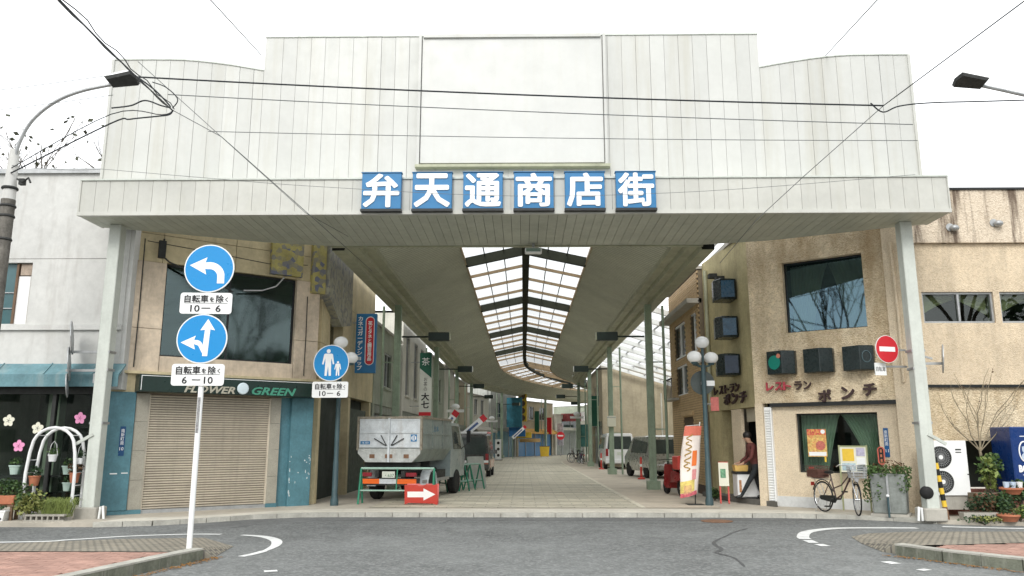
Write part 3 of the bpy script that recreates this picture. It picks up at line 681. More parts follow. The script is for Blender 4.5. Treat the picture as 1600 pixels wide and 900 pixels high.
# ================================================================== white building on the far left
WB = thing('white_building', 'white plaster building with teal awning and flower display window', 'building', (-12, 16.85, 0))
def Wb(g, n, m, **k): return obj(g, n, m, WB, world=True, **k)
Y = 16.85
for a, b, c, d in rects(-18, -8.72, 4.1, 5.57, [(-13.4, -10.84, 4.12, 5.49)]): Wb(G().box(a, b, Y, Y + .3, c, d), 'upper_wall', whitewall)
Wb(G().box(-18, -8.72, Y + .012, Y + .3, 5.585, 7.55), 'parapet_wall', whitewall)
Wb(G().box(-18.05, -8.7, Y - .06, Y + .35, 7.55, 7.66), 'coping', galv)
Wb(G().box(-18, -8.72, Y - .06, Y + .3, 3.98, 4.09), 'ledge', whitewall)
Wb(G().box(-18, -8.72, Y, Y + .3, 3.2, 3.98), 'band_wall', whitewall)
Wb(G().box(-8.9, -8.62, Y + .02, 18.3, 2.7, 7.5), 'end_wall', whitewall); Wb(G().box(-9.06, -8.98, Y + .02, 18.3, .08, 2.69), 'end_wall', teal)
for a, b in ((-13.4, -11.18),):
    wf = Wb(G().box(a, b, Y + .12, Y + .15, 4.12, 5.49), 'window_pane', M('teal_window', (.07, .14, .15), .15, .15, 1))
Wb(G().box(-11.18, -10.84, Y + .1, Y + .16, 4.12, 5.2), 'window_sash', wht); Wb(G().box(-11.14, -10.86, Y + .08, Y + .14, 5.22, 5.47), 'vent_box', M('vent_louvre', (.40, .32, .25), .6, .3, 10))
for x in (-11.2, -10.86): Wb(G().box(x - .025, x + .025, Y + .06, Y + .17, 4.1, 5.5), 'window_frame', wood)
for k in (.35, .7): Wb(G().box(-13.4, -11.2, Y + .09, Y + .118, 4.12 + k, 4.14 + k), 'window_rail', galv)
# awning
aw = Wb(G().prism([(Y, 3.25), (Y - .29, 3.0), (Y - .29, 2.74), (Y - .27, 2.74), (Y - .27, 2.96), (Y, 3.2)], -18, -8.55, 'x'), 'awning', awn)
for i in range(9): Wb(G().bar((-17.5 + i * 1.05, Y, 3.262), (-17.5 + i * 1.05, Y - .29, 3.012), .02, .02), 'awning_seam', awn)
Wb(G().box(-18, -8.9, Y - .05, Y + .1, 2.6, 2.74), 'shop_head', dark_metal)
# display window
for x in (-13.2, -10.03, -9.0): Wb(G().box(x - .04, x + .04, Y, Y + .1, .3, 2.6), 'window_post', dark_metal)
Wb(G().box(-18, -8.9, Y - .02, Y + .14, .08, .3), 'shop_sill', conc)
for a, b in ((-13.16, -10.07), (-9.99, -9.04)): Wb(G().box(a, b, Y + .04, Y + .05, .3, 2.6), 'display_pane', win_m)
room(WB, -18, -9, .1, 2.75, Y + .35, Y + 2.4, interior2, world=True)
Wb(G().box(-10.35, -10.1, Y + .35, Y + .6, .1, 2.7), 'inner_column', M('pale_post', (.35, .36, .3), .7, .2))
for i, (x, z, m_, l_) in enumerate(((-10.98, 2.04, cream, 'leftmost cream paper plum blossom stuck on the display window'), (-10.34, 1.88, cream, 'right cream paper plum blossom stuck on the display window'), (-10.7, 1.51, pink, 'lower pink paper plum blossom stuck on the display window'), (-9.45, 2.09, pink, 'pink paper plum blossom high on the right display pane'))):
    t = thing('paper_flower', l_, 'paper flower', (x, Y + .03, z), 0, 'paper blossoms on the display window')
    g = G(); p = []
    for k in range(40):
        a = 2 * math.pi * k / 40 + .3; r_ = .085 + .045 * abs(math.cos(2.5 * (a - .3))); p.append((r_ * math.cos(a), r_ * math.sin(a)))
    obj(g.prism(p, 0, .004), 'petals', m_, t)
    g = G()
    for k in range(5): a = 2 * math.pi * k / 5; g.bar((0, -.003, 0), (.05 * math.cos(a), -.003, .05 * math.sin(a)), .007, .004)
    obj(g, 'stamens', magenta if m_ is pink else dark_metal, t)
# utility pole, lamp
up = thing('utility_pole', 'grey concrete utility pole with cable boxes at the far left edge', 'pole', (-9.75, 14.2, 0))
obj(G().cyl((0, 0, 0), (-.0, 0, 6.1), .15, .125, 16), 'lower_pole', M('stained_concrete', (.17, .16, .14), .9, .5, 3, streak=.6, sdir=(8, 8, 1)), up, smooth=True)
obj(G().cyl((0, 0, 6.1), (0, 0, 7.1), .12, .08, 16), 'upper_pole', whitewall, up, smooth=True)
g = G()
for z in (5.3, 5.75, 5.95, 6.3): obj(G().lathe([(.135, z), (.148, z + .02), (.135, z + .05)], 16), 'clamp', dark_metal, up)
g2 = G().box(-.32, -.13, -.1, .1, 5.5, 5.9); obj(g2, 'cable_box', dark_metal, up); g.tube([(.15, -.05, 6.5), (.3, -.1, 6.42), (.4, -.1, 6.5), (.46, -.12, 6.4)], .02, 6).box(.2, .3, -.08, 0, 6.38, 6.5)
obj(g, 'cable_hook', dark_metal, up)
def lampset(pole, pts, head, ang, lab, name):
    t = thing('street_lamp', lab, 'street lamp', pole, 0, 'street lamps beside the canopy')
    obj(G().tube(smooth_pts(pts, 5), .035, 8), 'arm', galv, t, world=True, smooth=True)
    h = obj(G().loft([[(x * k_ , y * k_, z) for x, y in [(x_ * .8, y_ * .75) for x_, y_ in ((-.34, -.18), (.30, -.24), (.36, 0), (.30, .24), (-.34, .18))]] for z, k_ in ((-.03, .92), (.02, 1), (.08, .85), (.12, .4))]), 'lamp_head', dark_metal, t, world=True); h.location = head; h.rotation_euler = (R(-14 if ang == 0 else 14), R(-9 if ang == 0 else 9) if ang == 0 else R(-9), R(ang))
    h2 = obj(G().loft([[(x * k_ , y * k_, z) for x, y in [(x_ * .8, y_ * .75) for x_, y_ in ((-.36, -.19), (.30, -.25), (.36, 0), (.30, .25), (-.36, .19))]] for z, k_ in ((.03, 1.02), (.09, .87), (.135, .42))]), 'lamp_cover', wht, t, world=True); h2.location = head; h2.rotation_euler = h.rotation_euler
    return t
lampset((-9.75, 14.2, 6.7), [(-9.75, 14.2, 6.75), (-9.65, 14.15, 7.2), (-9.42, 14.1, 7.65), (-9.0, 14.05, 8.0), (-8.5, 14, 8.2), (-7.9, 14, 8.34)], (-7.66, 13.95, 8.40), 0, 'street lamp on a curved arm at the upper left', 'L')
lampset((11.5, 14.3, 0), [(11.5, 14.3, 0), (11.5, 14.3, 5.5), (11.2, 14.2, 7.3), (10.2, 14.1, 7.85), (9.3, 14, 8.05), (8.7, 14, 8.2)], (8.45, 13.95, 8.26), 180, 'street lamp on a sloping arm at the upper right', 'R')
# garden arch, pots and plants in front of the display
ga = thing('garden_arch', 'white metal garden arch with hanging pots by the display window', 'garden arch', (-9.55, 16.3, .08))
for y in (-.12, .22):
    pts = [(-.5, y, 0), (-.5, y, .9), (-.46, y, 1.3)] + [(-.43 * math.cos(a), y, 1.42 + .38 * math.sin(a)) for a in [math.pi * k / 10 for k in range(1, 10)]] + [(.46, y, 1.3), (.5, y, .9), (.5, y, 0)]
    obj(G().tube(pts, .032, 8), 'hoop', wht, ga, smooth=True)
g = G()
for z in (.45, .65, .9, 1.15):
    for x in (-.5, .5): g.cyl((x, -.12, z), (x, .22, z), .01, n=6)
for k in range(2, 10, 2): a = math.pi * k / 10; g.cyl((-.43 * math.cos(a), -.12, 1.42 + .38 * math.sin(a)), (-.43 * math.cos(a), .22, 1.42 + .38 * math.sin(a)), .01, n=6)
obj(g, 'rungs', wht, ga)
rg = random.Random(3)
def potplant(loc, label, potm, r_, h, leafm, lr, n, size, hang=False, group='potted plants at the flower display'):
    t = thing('potted_plant', label, 'potted plant', loc, 0, group)
    obj(G().lathe([(r_ * .72, 0), (r_ * .95, h * .85), (r_ * 1.06, h * .86), (r_ * 1.06, h), (r_ * .9, h), (r_ * .85, h * .85)], 14), 'pot', potm, t, smooth=True)
    obj(G().leaves((0, 0, h + lr * .6), lr, lr, lr * .9, n, size, rg), 'foliage', leafm, t)
    if hang: obj(G().tube([(-r_, 0, h), (-r_ * .6, 0, h + .2), (0, 0, h + .27), (r_ * .6, 0, h + .2), (r_, 0, h)], .006, 5), 'hanger', wht, t)
for q in (((-9.62, 16.33, 1.2), 'white hanging pot at the top of the garden arch', wht, .09, .14, leaf_m, .11, 60, .06, True),
          ((-9.05, 16.33, 1.15), 'small white hanging pot beside the canopy column', wht, .07, .12, leaf_d, .12, 60, .06, True),
          ((-9.95, 16.33, .72), 'terracotta pot on the left upright of the garden arch', terra, .11, .2, leaf_d, .13, 80, .07),
          ((-9.13, 16.33, .78), 'terracotta pot with flowers on the right of the garden arch', terra, .1, .2, leaf_r, .15, 90, .07),
          ((-9.62, 16.95, .92), 'mint green pot on the upper shelf behind the arch', potgreen, .13, .18, leaf_m, .12, 70, .07),
          ((-9.6, 16.95, .58), 'mint green pot on the lower shelf behind the arch', potgreen, .11, .18, leaf_d, .1, 60, .07),
          ((-10.75, 16.95, .92), 'mint green pot on the upper shelf left of the arch', potgreen, .13, .19, leaf_m, .13, 80, .07),
          ((-11.2, 16.95, .57), 'mint green pot on the lower shelf near the photo edge', potgreen, .11, .18, leaf_m, .12, 70, .07)): potplant(*q)
for z, nm in ((.9, 'upper shelf of the flower display behind the window'), (.55, 'lower shelf of the flower display behind the window')):
    t = thing('plant_shelf', nm, 'shelf', (-10.3, 16.95, z - .02)); obj(G().box(-1.6, 1.3, -.0, .3, -.02, .018), 'board', dark_metal, t); obj(G().box(-1.6, -1.57, .1, .13, -z + .1, -.021).box(1.27, 1.3, .1, .13, -z + .1, -.021), 'leg', dark_metal, t)
def bush(loc, label, rx, ry, rz, n, size, mats, cat='bush', droop=0):
    t = thing('bush', label, cat, loc)
    g = G()
    for k in range(6): a = k * 1.05; g.tube([(0, 0, 0), (rx * .3 * math.cos(a), ry * .3 * math.sin(a), rz * .6), (rx * .6 * math.cos(a), ry * .6 * math.sin(a), rz * 1.3)], [.012, .008, .004], 5)
    obj(g, 'stem', bark, t)
    for i, m_ in enumerate(mats):
        g = G()
        for k in range(5):
            g.leaves((rg.uniform(-.5, .5) * rx, rg.uniform(-.5, .5) * ry, rz * rg.uniform(.7, 1.25)), rx * .55, ry * .55, rz * .55, n // 5 // len(mats), size, rg, droop)
        obj(g, 'foliage', m_, t, kind='stuff')
    return t
bush((-10.3, 16.15, .42), 'dark green bushy plant above the terracotta planter at far left', .48, .25, .26, 900, .06, (leaf_d, leaf_d, leaf_m))
bush((-9.72, 15.95, .12), 'yellow green variegated ivy spilling at the foot of the arch', .34, .25, .32, 800, .075, (leaf_y, leaf_m, leaf_y))
gt = thing('grassy_plant', 'clump of arching light green grass in a block planter by the column', 'grass plant', (-9.2, 15.95, .15))
g = G()
for k in range(420):
    a = rg.uniform(0, 6.28); l = rg.uniform(.25, .5); x, y = rg.uniform(-.28, .28), rg.uniform(-.1, .1); dx, dy = math.cos(a) * l * .7, math.sin(a) * l * .4
    g.add([(x - .004, y, 0), (x + .004, y, 0), (x + dx * .5 + .004, y + dy * .5, l * .75), (x + dx * .5 - .004, y + dy * .5, l * .75), (x + dx, y + dy, l * .62)], [(0, 1, 2, 3), (3, 2, 4)])
obj(g, 'blades', M('grass_blade', (.19, .24, .06), .6, .4, 9), gt, kind='stuff')
bp = thing('block_planter', 'hollow concrete block edging under the light green grass', 'planter', (-9.4, 15.85, .08))
for k in range(7): obj(G().box(-.32 + k * .11, -.32 + k * .11 + .03, -.08, .06, .02, .09), 'block_web', conc, bp)
obj(G().box(-.34, .46, -.085, .2, .09, .125).box(-.34, .46, -.085, .2, 0, .022).box(-.34, .46, .06, .2, .023, .089), 'block', conc, bp)
pw_ = thing('trough_planter', 'white plastic trough planter on the ground at the left edge', 'planter', (-10.45, 15.85, .08))
obj(G().loft([[(x * k_, y * k_, z) for x, y in ((-.34, -.1), (.34, -.1), (.34, .1), (-.34, .1))] for z, k_ in ((0, .9), (.16, 1), (.17, 1.05), (.2, 1.05))]), 'trough', wht, pw_); obj(G().leaves((0, 0, .26), .3, .1, .1, 150, .06, rg), 'foliage', leaf_d, pw_)
for x in (-.25, .0, .25): obj(G().box(x - .04, x + .04, -.108, -.102, .03, .06), 'slot', black, pw_)
tp = thing('trough_planter', 'terracotta trough on a wooden stand left of the arch', 'planter', (-10.35, 16.0, .08))
obj(G().box(-.3, .3, -.1, .1, .3, .47), 'trough', terra, tp, bevel=.01)
for x in (-.27, .27): obj(G().bar((x, -.08, 0), (x, -.08, .3), .05), 'leg', wood, tp); obj(G().bar((x, .08, 0), (x, .08, .3), .05), 'leg', wood, tp)
obj(G().box(-.32, .32, -.12, .12, .26, .295), 'stand_top', wood, tp)
ed = thing('edge_on_signs', 'grey road signs seen edge-on, clamped to the left canopy column', 'road sign', (-8.8, 16.4, 3.0))
g = G().bar((0, 0, .06), (-.75, -.05, .06), .05).bar((0, 0, .45), (-.7, -.05, .45), .05).bar((-.15, 0, -.0), (-.15, 0, -.2), .06); obj(g, 'bracket', galv, ed)
for z, r_ in ((.75, .36), (.2, .36), (-.25, .25)):
    d_ = obj(G().lathe([(r_, -.01), (r_, .01)], 20, ax='x'), 'sign_back', galv, ed, (-.7, -.05, z)); d_.rotation_euler = (0, R(-6), R(25))
# ================================================================== restaurant on the right corner (angled front)
RB = thing('restaurant_building', 'rough pebble-dash restaurant building on the right corner', 'building', (8.43, 17.82, 0), -36)
def rw(x, y, z):
    a = R(-36); return (8.43 + x * math.cos(a) - y * math.sin(a), 17.82 + x * math.sin(a) + y * math.cos(a), z)
for a, b, c, d in rects(-3.32, .22, 2.52, 6.9, [(-2.44, -.57, 4.21, 5.97)]): obj(G().box(a, b, 0, .35, c, d), 'upper_wall', pebble, RB)
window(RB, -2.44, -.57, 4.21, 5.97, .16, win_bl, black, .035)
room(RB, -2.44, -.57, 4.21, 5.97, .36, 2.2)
obj(G().box(-.1, .24, -.06, .35, .08, 6.9), 'pilaster', pebble3, RB)
obj(G().box(-2.95, -.1, -.02, .1, 2.43, 2.52), 'shutter_slot', black, RB)
for a, b, c, d in rects(-2.93, -.1, .32, 2.43, [(-2.38, -.55, .88, 2.26)]): obj(G().box(a, b, .10, .35, c, d), 'lower_wall', pebble3, RB)
obj(G().box(-2.93, -.1, .07, .35, .08, .32), 'plinth', M('pale_plinth', (.60, .61, .60), .7, .15, 2), RB)
window(RB, -2.38, -.55, .88, 2.26, .2, win_m, dark_metal, .035)
room(RB, -2.38, -.55, .88, 2.26, .36, 2.4, interior2)
obj(G().box(-3.32, -3.13, -.03, .35, .08, 2.52), 'door_pillar', pebble3, RB)
lv = obj(G().box(-3.13, -2.93, .06, .3, .1, 2.43), 'louvre_panel', wht, RB)
lme = mesh(G().prism([(.06, .0), (.02, .012), (.02, .03), (.06, .045)], -3.10, -2.98, 'x'), 'louvre_slat', wht)
for i in range(36): inst(lme, 'louvre_slat', lv, (0, 0, .2 + i * .061))
obj(G().box(-3.12, -2.94, -.01, .06, .09, .19), 'rusted_foot', rust, lv); obj(G().box(-2.965, -2.93, .0, .06, .191, 2.43), 'louvre_rail', wht, lv)
# hidden right return and side along the arcade
def Rs(g, n, m, **k): return obj(g, n, m, RB, world=True, **k)
CX, CY, DX, DY = 5.76, 19.80, 5.44, 23.45
def sd(y, o_=0): return CX + (DX - CX) * (y - CY) / (DY - CY) + o_
def sidebox(y0, y1, z0, z1, o0, o1, n, m):
    return Rs(G().prism([(sd(y0, o0), y0), (sd(y0, o1), y0), (sd(y1, o1), y1), (sd(y1, o0), y1)], z0, z1, 'z'), n, m)
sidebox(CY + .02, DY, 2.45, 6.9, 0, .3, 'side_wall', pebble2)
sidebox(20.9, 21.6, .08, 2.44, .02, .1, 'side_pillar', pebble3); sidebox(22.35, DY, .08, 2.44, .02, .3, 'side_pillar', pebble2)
sidebox(21.6, 22.35, .08, 2.44, .3, .34, 'dark_door', M('dark_wood_door', (.05, .04, .03), .5, .2)); sidebox(21.5, 21.56, .3, 2.3, .26, .30, 'door_rail', wood)
sidebox(19.95, 20.75, 2.1, 2.44, .12, .2, 'transom', M('pale_transom', (.40, .36, .27), .7, .15))
Rs(G().box(6.1, 8.2, 21.6, 21.7, .08, 2.5), 'inner_wall', interior); Rs(G().box(7.4, 7.5, 19.6, 21.6, .08, 2.5), 'inner_wall', interior)
Rs(G().box(6.4, 6.8, 21.5, 21.58, .9, 1.5), 'inner_shelf', M('red_goods', (.10, .02, .02), .8, .5, 12))
Rs(G().prism([(5.6, 20.0), (8.7, 17.9), (9.5, 18.6), (9.5, 23.4), (5.6, 23.4)], 6.88, 7.0, 'z'), 'roof_slab', conc)
Rs(G().prism([(5.85, 20.1), (8.6, 18.2), (9.4, 18.7), (9.4, 23.2), (5.85, 23.2)], 2.55, 2.65, 'z'), 'floor_slab', interior)
Rs(G().box(5.7, 9.4, 23.3, 23.45, .08, 6.9), 'rear_wall', conc)
ed_ = []
for k in range(9):
    a = k / 8; ed_.append((5.1 - .25 * math.sin(a * math.pi) + .9 * a, 23.2 - 3.9 * a))
Rs(G().prism(ed_ + [(6.2, 20.2), (6.2, 23.2)], .085, .2, 'z'), 'entrance_step', M('dark_step', (.13, .125, .11), .8, .2, 2))
# lettering
for ch, x, m_ in zip('レストラン', (-2.9, -2.68, -2.48, -2.22, -2.0), (dkred_text,) * 3 + (brn_text,) * 2): text(ch, 'letter', m_, RB, (x, -.05, 2.92), .19, .17, d=.04, bold=.035)
for ch, x, z in zip('ポンチ', (-1.62, -1.1, -.62), (2.66, 2.7, 2.76)): text(ch, 'letter', brn_text, RB, (x, -.05, z), .27, .27, d=.05, bold=.04)
sa = math.degrees(math.atan2(DX - CX, DY - CY))
for ch, y in zip('レストラン', (22.5, 22.05, 21.6, 21.2, 20.8)): text(ch, 'letter', brn_text, RB, (sd(y, -.05), y, 3.0), .21, .28, rot=(0, 0, R(-90 + 5)), d=.04, bold=.035, world=True)
for ch, y in zip('ポンチ', (21.6, 21.0, 20.4)): text(ch, 'letter', brn_text, RB, (sd(y, -.05), y, 2.72), .27, .42, rot=(0, 0, R(-90 + 5)), d=.05, bold=.04, world=True)
for i, (x, lab) in enumerate(((-2.56, 'left dark lamp box with a green disc on the restaurant front'), (-1.68, 'middle plain dark lamp box on the restaurant front'), (-.79, 'right dark lamp box with a faint ring on the restaurant front'))):
    t = thing('wall_lamp_box', lab, 'lamp box', rw(x, 0, 3.2), -36, 'dark lamp boxes on the restaurant')
    obj(G().prism([(-.33, 0), (-.33, -.22), (.08, -.36), (.33, -.16), (.33, 0)], 0, .56, 'z'), 'box', boxblack, t, bevel=.01)
    an = math.atan2(-.14, .41)
    if i == 0:
        obj(G().lathe([(.17, -.004), (.17, .004)], 28, ax='y'), 'green_disc', M('green_disc', (.005, .20, .15), .4, .1), t, (-.12, -.299, .28), (0, 0, an)); obj(G().lathe([(.055, -.006), (.055, .004)], 20, ax='y'), 'red_dot', M('faded_red', (.55, .20, .13), .5, .1), t, (-.0, -.342, .43), (0, 0, an))
    if i == 2: obj(G().tube([(.205 + .08 * math.cos(a), -.275 + .064 * math.cos(a), .3 + .13 * math.sin(a)) for a in [k * math.pi / 12 for k in range(24)]], .008, 5, closed=True), 'ring', M('faint_ring', (.10, .16, .18), .5, .1), t)
for i, (z, lab) in enumerate(((5.3, 'top'), (4.29, 'middle'), (3.3, 'bottom'))):
    t = thing('wall_lamp_box', '%s of the three faded blue lamp boxes on the restaurant side wall' % lab, 'lamp box', (sd(20.9), 20.9, z), 0, 'blue lamp boxes on the restaurant side')
    obj(G().prism([(.0, -.3), (-.42, -.36), (-.54, -.02), (-.5, .3), (.0, .35)], 0, .56, 'z'), 'box', boxblack, t, bevel=.012)
    obj(G().prism([(-.39, .05), (-.05, .05), (-.05, .5), (-.39, .5)], -.375, -.364), 'face', fadedblue if i < 2 else M('darker_blue_box', (.03, .05, .085), .4, .3, 6), t, rot=(0, 0, R(-7)), loc=(.02, -.035, 0))
ad = thing('address_plate', 'narrow blue address plate right of the restaurant window', 'plate', rw(-.4, .09, 1.26), -36)
obj(G().box(-.05, .05, -.012, 0, 0, .64), 'plate', M('address_blue', (.01, .09, .24), .35, .05), ad); text('南新町南', 'lettering', wht_text, ad, (0, -.013, .42), .34, .07, vert=True, d=.002); text('11', 'lettering', wht_text, ad, (0, -.013, .14), .07, d=.002)
def curtain(label, pts, z0, z1, mat, rz, loc, folds=10):
    """pts: (x, gather) outline at the top; bottom swept"""
    t = G(); (xa, xb), (xc, xd) = pts; n_ = 40; m_ = 10; vs = []
    for j in range(m_ + 1):
        v = j / m_; 
        for i in range(n_ + 1):
            u = i / n_; e = v ** .8
            x = (xa + (xb - xa) * u) * (1 - e) + (xc + (xd - xc) * u) * e
            vs.append((x, .035 * math.sin(u * folds * 2 * math.pi) * (1 - .3 * v), z1 + (z0 - z1) * v))
    t.add(vs, [(j * (n_ + 1) + i, j * (n_ + 1) + i + 1, (j + 1) * (n_ + 1) + i + 1, (j + 1) * (n_ + 1) + i) for j in range(m_) for i in range(n_)])
    o_ = obj(t, 'curtain', mat, None, loc, (0, 0, R(rz)), smooth=True)
    return tag(o_, label, 'curtain', 'curtains behind shop windows')
curtain('left half of the green curtain in the restaurant ground floor window', ((-.9, .02), (-.9, -.35)), -.1, 1.34, curt, -36, rw(-1.47, .5, .92))
curtain('right half of the green curtain in the restaurant ground floor window', ((.0, .9), (.62, .92)), .1, 1.34, curt, -36, rw(-1.47, .5, .92))
curtain('left half of the dark curtain in the restaurant upper window', ((-.92, .0), (-.92, -.55)), -.4, 1.72, curt_d, -36, rw(-1.5, .6, 4.24))
curtain('right half of the dark curtain in the restaurant upper window', ((.0, .92), (.5, .92)), -.4, 1.72, curt_d, -36, rw(-1.5, .6, 4.24))
# posters and notice board in the ground floor window
pp = thing('poster', 'red and yellow food poster stuck inside the restaurant window', 'poster', rw(-1.95, .19, 1.25), -36)
obj(G().box(-.22, .22, 0, .006, 0, .64), 'sheet', poster_y, pp); obj(G().box(-.22, .22, -.003, 0, .5, .64), 'red_band', poster_r, pp); obj(G().box(-.2, .2, -.003, 0, .02, .11), 'white_foot', wht, pp)
obj(G().lathe([(.11, -.004), (.11, 0)], 18, ax='y'), 'dish', M('dish_photo', (.55, .16, .12), .6, .4, 20), pp, (.08, 0, .26)); obj(G().lathe([(.05, -.006), (.05, 0)], 14, ax='y'), 'badge', wht, pp, (.15, -.001, .58)); obj(G().box(.15, .19, -.003, .004, -.12, -.001), 'yellow_tail', yellow, pp)
nb = thing('notice_board', 'notice board with yellow and white sheets behind the bicycle', 'notice board', rw(-1.06, -.22, .62), -36)
obj(G().box(-.3, .3, 0, .02, .3, .88), 'board', cream, nb)
for q in ((-.31, -.28, -.01, .3, .28, .9), (.28, .31, -.01, .3, .28, .9)): obj(G().box(q[0], q[1], q[2], .025, q[4] - .82, q[5]), 'frame_post', M('pale_olive_frame', (.34, .36, .20), .5, .1), nb)
obj(G().box(-.28, .28, -.008, .022, .86, .89), 'frame_top', MATS['pale_olive_frame'], nb)
for q, m_ in (((-.23, .02, .55, .82), yellow), ((-.25, .04, .34, .5), M('pale_blue_sheet', (.40, .52, .56), .6, .3, 16)), ((.07, .25, .66, .84), M('lilac_sheet', (.5, .47, .6), .6, .3, 18)), ((.07, .25, .48, .63), wht), ((.07, .25, .33, .45), M('dark_photo', (.05, .08, .07), .5, .6, 22))): obj(G().box(q[0], q[1], -.006, -.001, q[2], q[3]), 'sheet', m_, nb)
# ================================================================== annex on the far right
AX = thing('annex_building', 'long beige roughcast building with curtained windows at far right', 'building', (12, 17.4, 0))
def Ax(g, n, m, **k): return obj(g, n, m, AX, world=True, **k)
Y = 17.4
Ax(G().box(8.66, 20, Y - .1, Y + .3, 5.99, 7.22), 'parapet_band', annex_band); Ax(G().box(8.62, 20, Y - .14, Y + .35, 7.22, 7.27), 'coping', black)
for a, b, c, d in rects(8.7, 20, 2.82, 5.98, [(8.9, 10.48, 4.18, 4.88), (10.62, 12.4, 4.18, 4.88)]): Ax(G().box(a, b, Y, Y + .3, c, d), 'upper_wall', annexm)
Ax(G().box(8.7, 20, Y - .02, Y + .2, 2.76, 2.82), 'shadow_joint', black)
Ax(G().box(8.7, 20, Y + .06, Y + .35, 1.62, 2.76), 'lower_wall', pebble); Ax(G().box(8.7, 20, Y + .04, Y + .35, .08, .6), 'base_wall', brickred)
Ax(G().box(8.7, 20, Y + .9, Y + 1, .6, 1.62), 'dark_recess', interior); Ax(G().box(8.72, 9.2, Y + .3, Y + .35, .6, 1.62), 'base_wall', pebble)
for x0, x1, m_ in ((8.9, 10.48, 9.72), (10.62, 12.4, 11.5)):
    wd = window(AX, x0 - 12, x1 - 12, 4.18, 4.88, -0, win_dk, galv, .045, (m_ - 12,), dep=.1); wd.location.y = .05
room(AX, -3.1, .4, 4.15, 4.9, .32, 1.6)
for x0, x1, lab in ((8.95, 9.7, 'first beige swag curtain from the left in the annex window'), (9.74, 10.44, 'second beige swag curtain from the left in the annex window'), (10.66, 11.4, 'third beige swag curtain from the left in the annex window')):
    L_ = x1 - x0; flip = '2' if 'second' in lab else ''
    g = G(); vs = []; n_, m2 = 24, 6
    for j in range(m2 + 1):
        for i in range(n_ + 1):
            u = i / n_; v = j / m2; uu = 1 - u if flip else u
            depth = .12 + .34 * (1 - uu) ** 1.3
            vs.append((x0 + L_ * u, .02 * math.sin(v * 18 + u * 3), 4.85 - depth * v))
    g.add(vs, [(j * (n_ + 1) + i, j * (n_ + 1) + i + 1, (j + 1) * (n_ + 1) + i + 1, (j + 1) * (n_ + 1) + i) for j in range(m2) for i in range(n_)])
    tag(obj(g, 'curtain', curt2, None, (0, Y + .25, 0), smooth=True), lab, 'curtain', 'curtains behind shop windows')
for x, z, lab in ((9.63, 6.34, 'left hooded vent on the annex parapet'), (10.62, 6.44, 'right hooded vent on the annex parapet')):
    t = thing('wall_vent', lab, 'vent', (x, Y - .1, z), 0, 'hooded vents on the annex'); obj(G().lathe([(.09, -.02), (.09, 0)], 16, ax='y'), 'flange', galv, t)
    obj(G().ell((.07, -.07, -.03), .1, .09, .075, 14, 8), 'hood', galv, t, smooth=True)
# air conditioner
ac = thing('air_conditioner', 'white two-fan outdoor air conditioner beside the right column', 'air conditioner', (8.86, 16.95, .42))
obj(G().box(-.42, .42, 0, .34, .08, 1.2), 'casing', wht, ac, bevel=.012); obj(G().box(-.38, .38, .04, .3, -.2, .078), 'stand', conc, ac); obj(G().box(.38, .432, -.006, .0, .5, .52), 'handle', dark_metal, ac)
for z in (.86, .36):
    f_ = obj(G().lathe([(.225, .0), (.225, -.012), (.2, -.014), (.2, .0)], 28, ax='y'), 'fan_ring', dark_metal, ac, (-.14, -.001, z)); obj(G().lathe([(.2, -.004), (.2, -.002)], 28, ax='y'), 'fan_opening', black, f_)
    g = G()
    for k in range(28): a = 2 * math.pi * k / 28; g.bar((.04 * math.cos(a), -.012, .04 * math.sin(a)), (.2 * math.cos(a), -.012, .2 * math.sin(a)), .005, .005)
    for r_ in (.08, .13, .17): g.tube([(r_ * math.cos(a), -.012, r_ * math.sin(a)) for a in [k * math.pi / 12 for k in range(24)]], .003, 4, closed=True)
    obj(g, 'grille', galv, f_); obj(G().lathe([(.045, -.02), (.045, -.005)], 16, ax='y'), 'hub', wht, f_)
obj(G().box(.18, .3, -.004, -.001, 1.0, 1.03).box(.18, .3, -.004, -.001, .95, .97), 'rating_label', dark_metal, ac)
# vending machine
vm = thing('vending_machine', 'blue drinks vending machine lettered BOSS at the right edge', 'vending machine', (10.6, 16.55, .08))
obj(G().box(-.62, .55, 0, .72, .02, 1.82), 'cabinet', vendblue, vm, bevel=.02); obj(G().box(-.1, .5, -.02, -.001, .9, 1.7), 'drink_window', M('lit_goods', (.65, .5, .35), .4, .6, 9), vm); obj(G().box(-.12, -.1, -.03, -.001, .1, 1.8), 'door_edge', black, vm)
text('BOSS', 'lettering', wht_text, vm, (-.37, -.002, .98), .13, .30, bold=.05, d=.003)
obj(G().tube([(-.37 + .11 * math.cos(a), -.004, 1.32 + .2 * math.sin(a)) for a in [k * math.pi / 14 for k in range(28)]], .016, 5, closed=True), 'oval_emblem', wht, vm)
obj(G().ell((-.37, -.003, 1.36), .05, .004, .07).ell((-.37, -.003, 1.22), .07, .004, .07).box(-.42, -.33, -.006, -.003, 1.4, 1.42), 'emblem_mark', M('pale_blue_mark', (.42, .5, .6), .5, .1), vm)
obj(G().box(-.46, -.28, -.004, -.001, .85, .862).box(-.44, -.3, -.004, -.001, .82, .83).box(-.44, -.3, -.004, -.001, 1.62, 1.635), 'small_print', wht, vm)
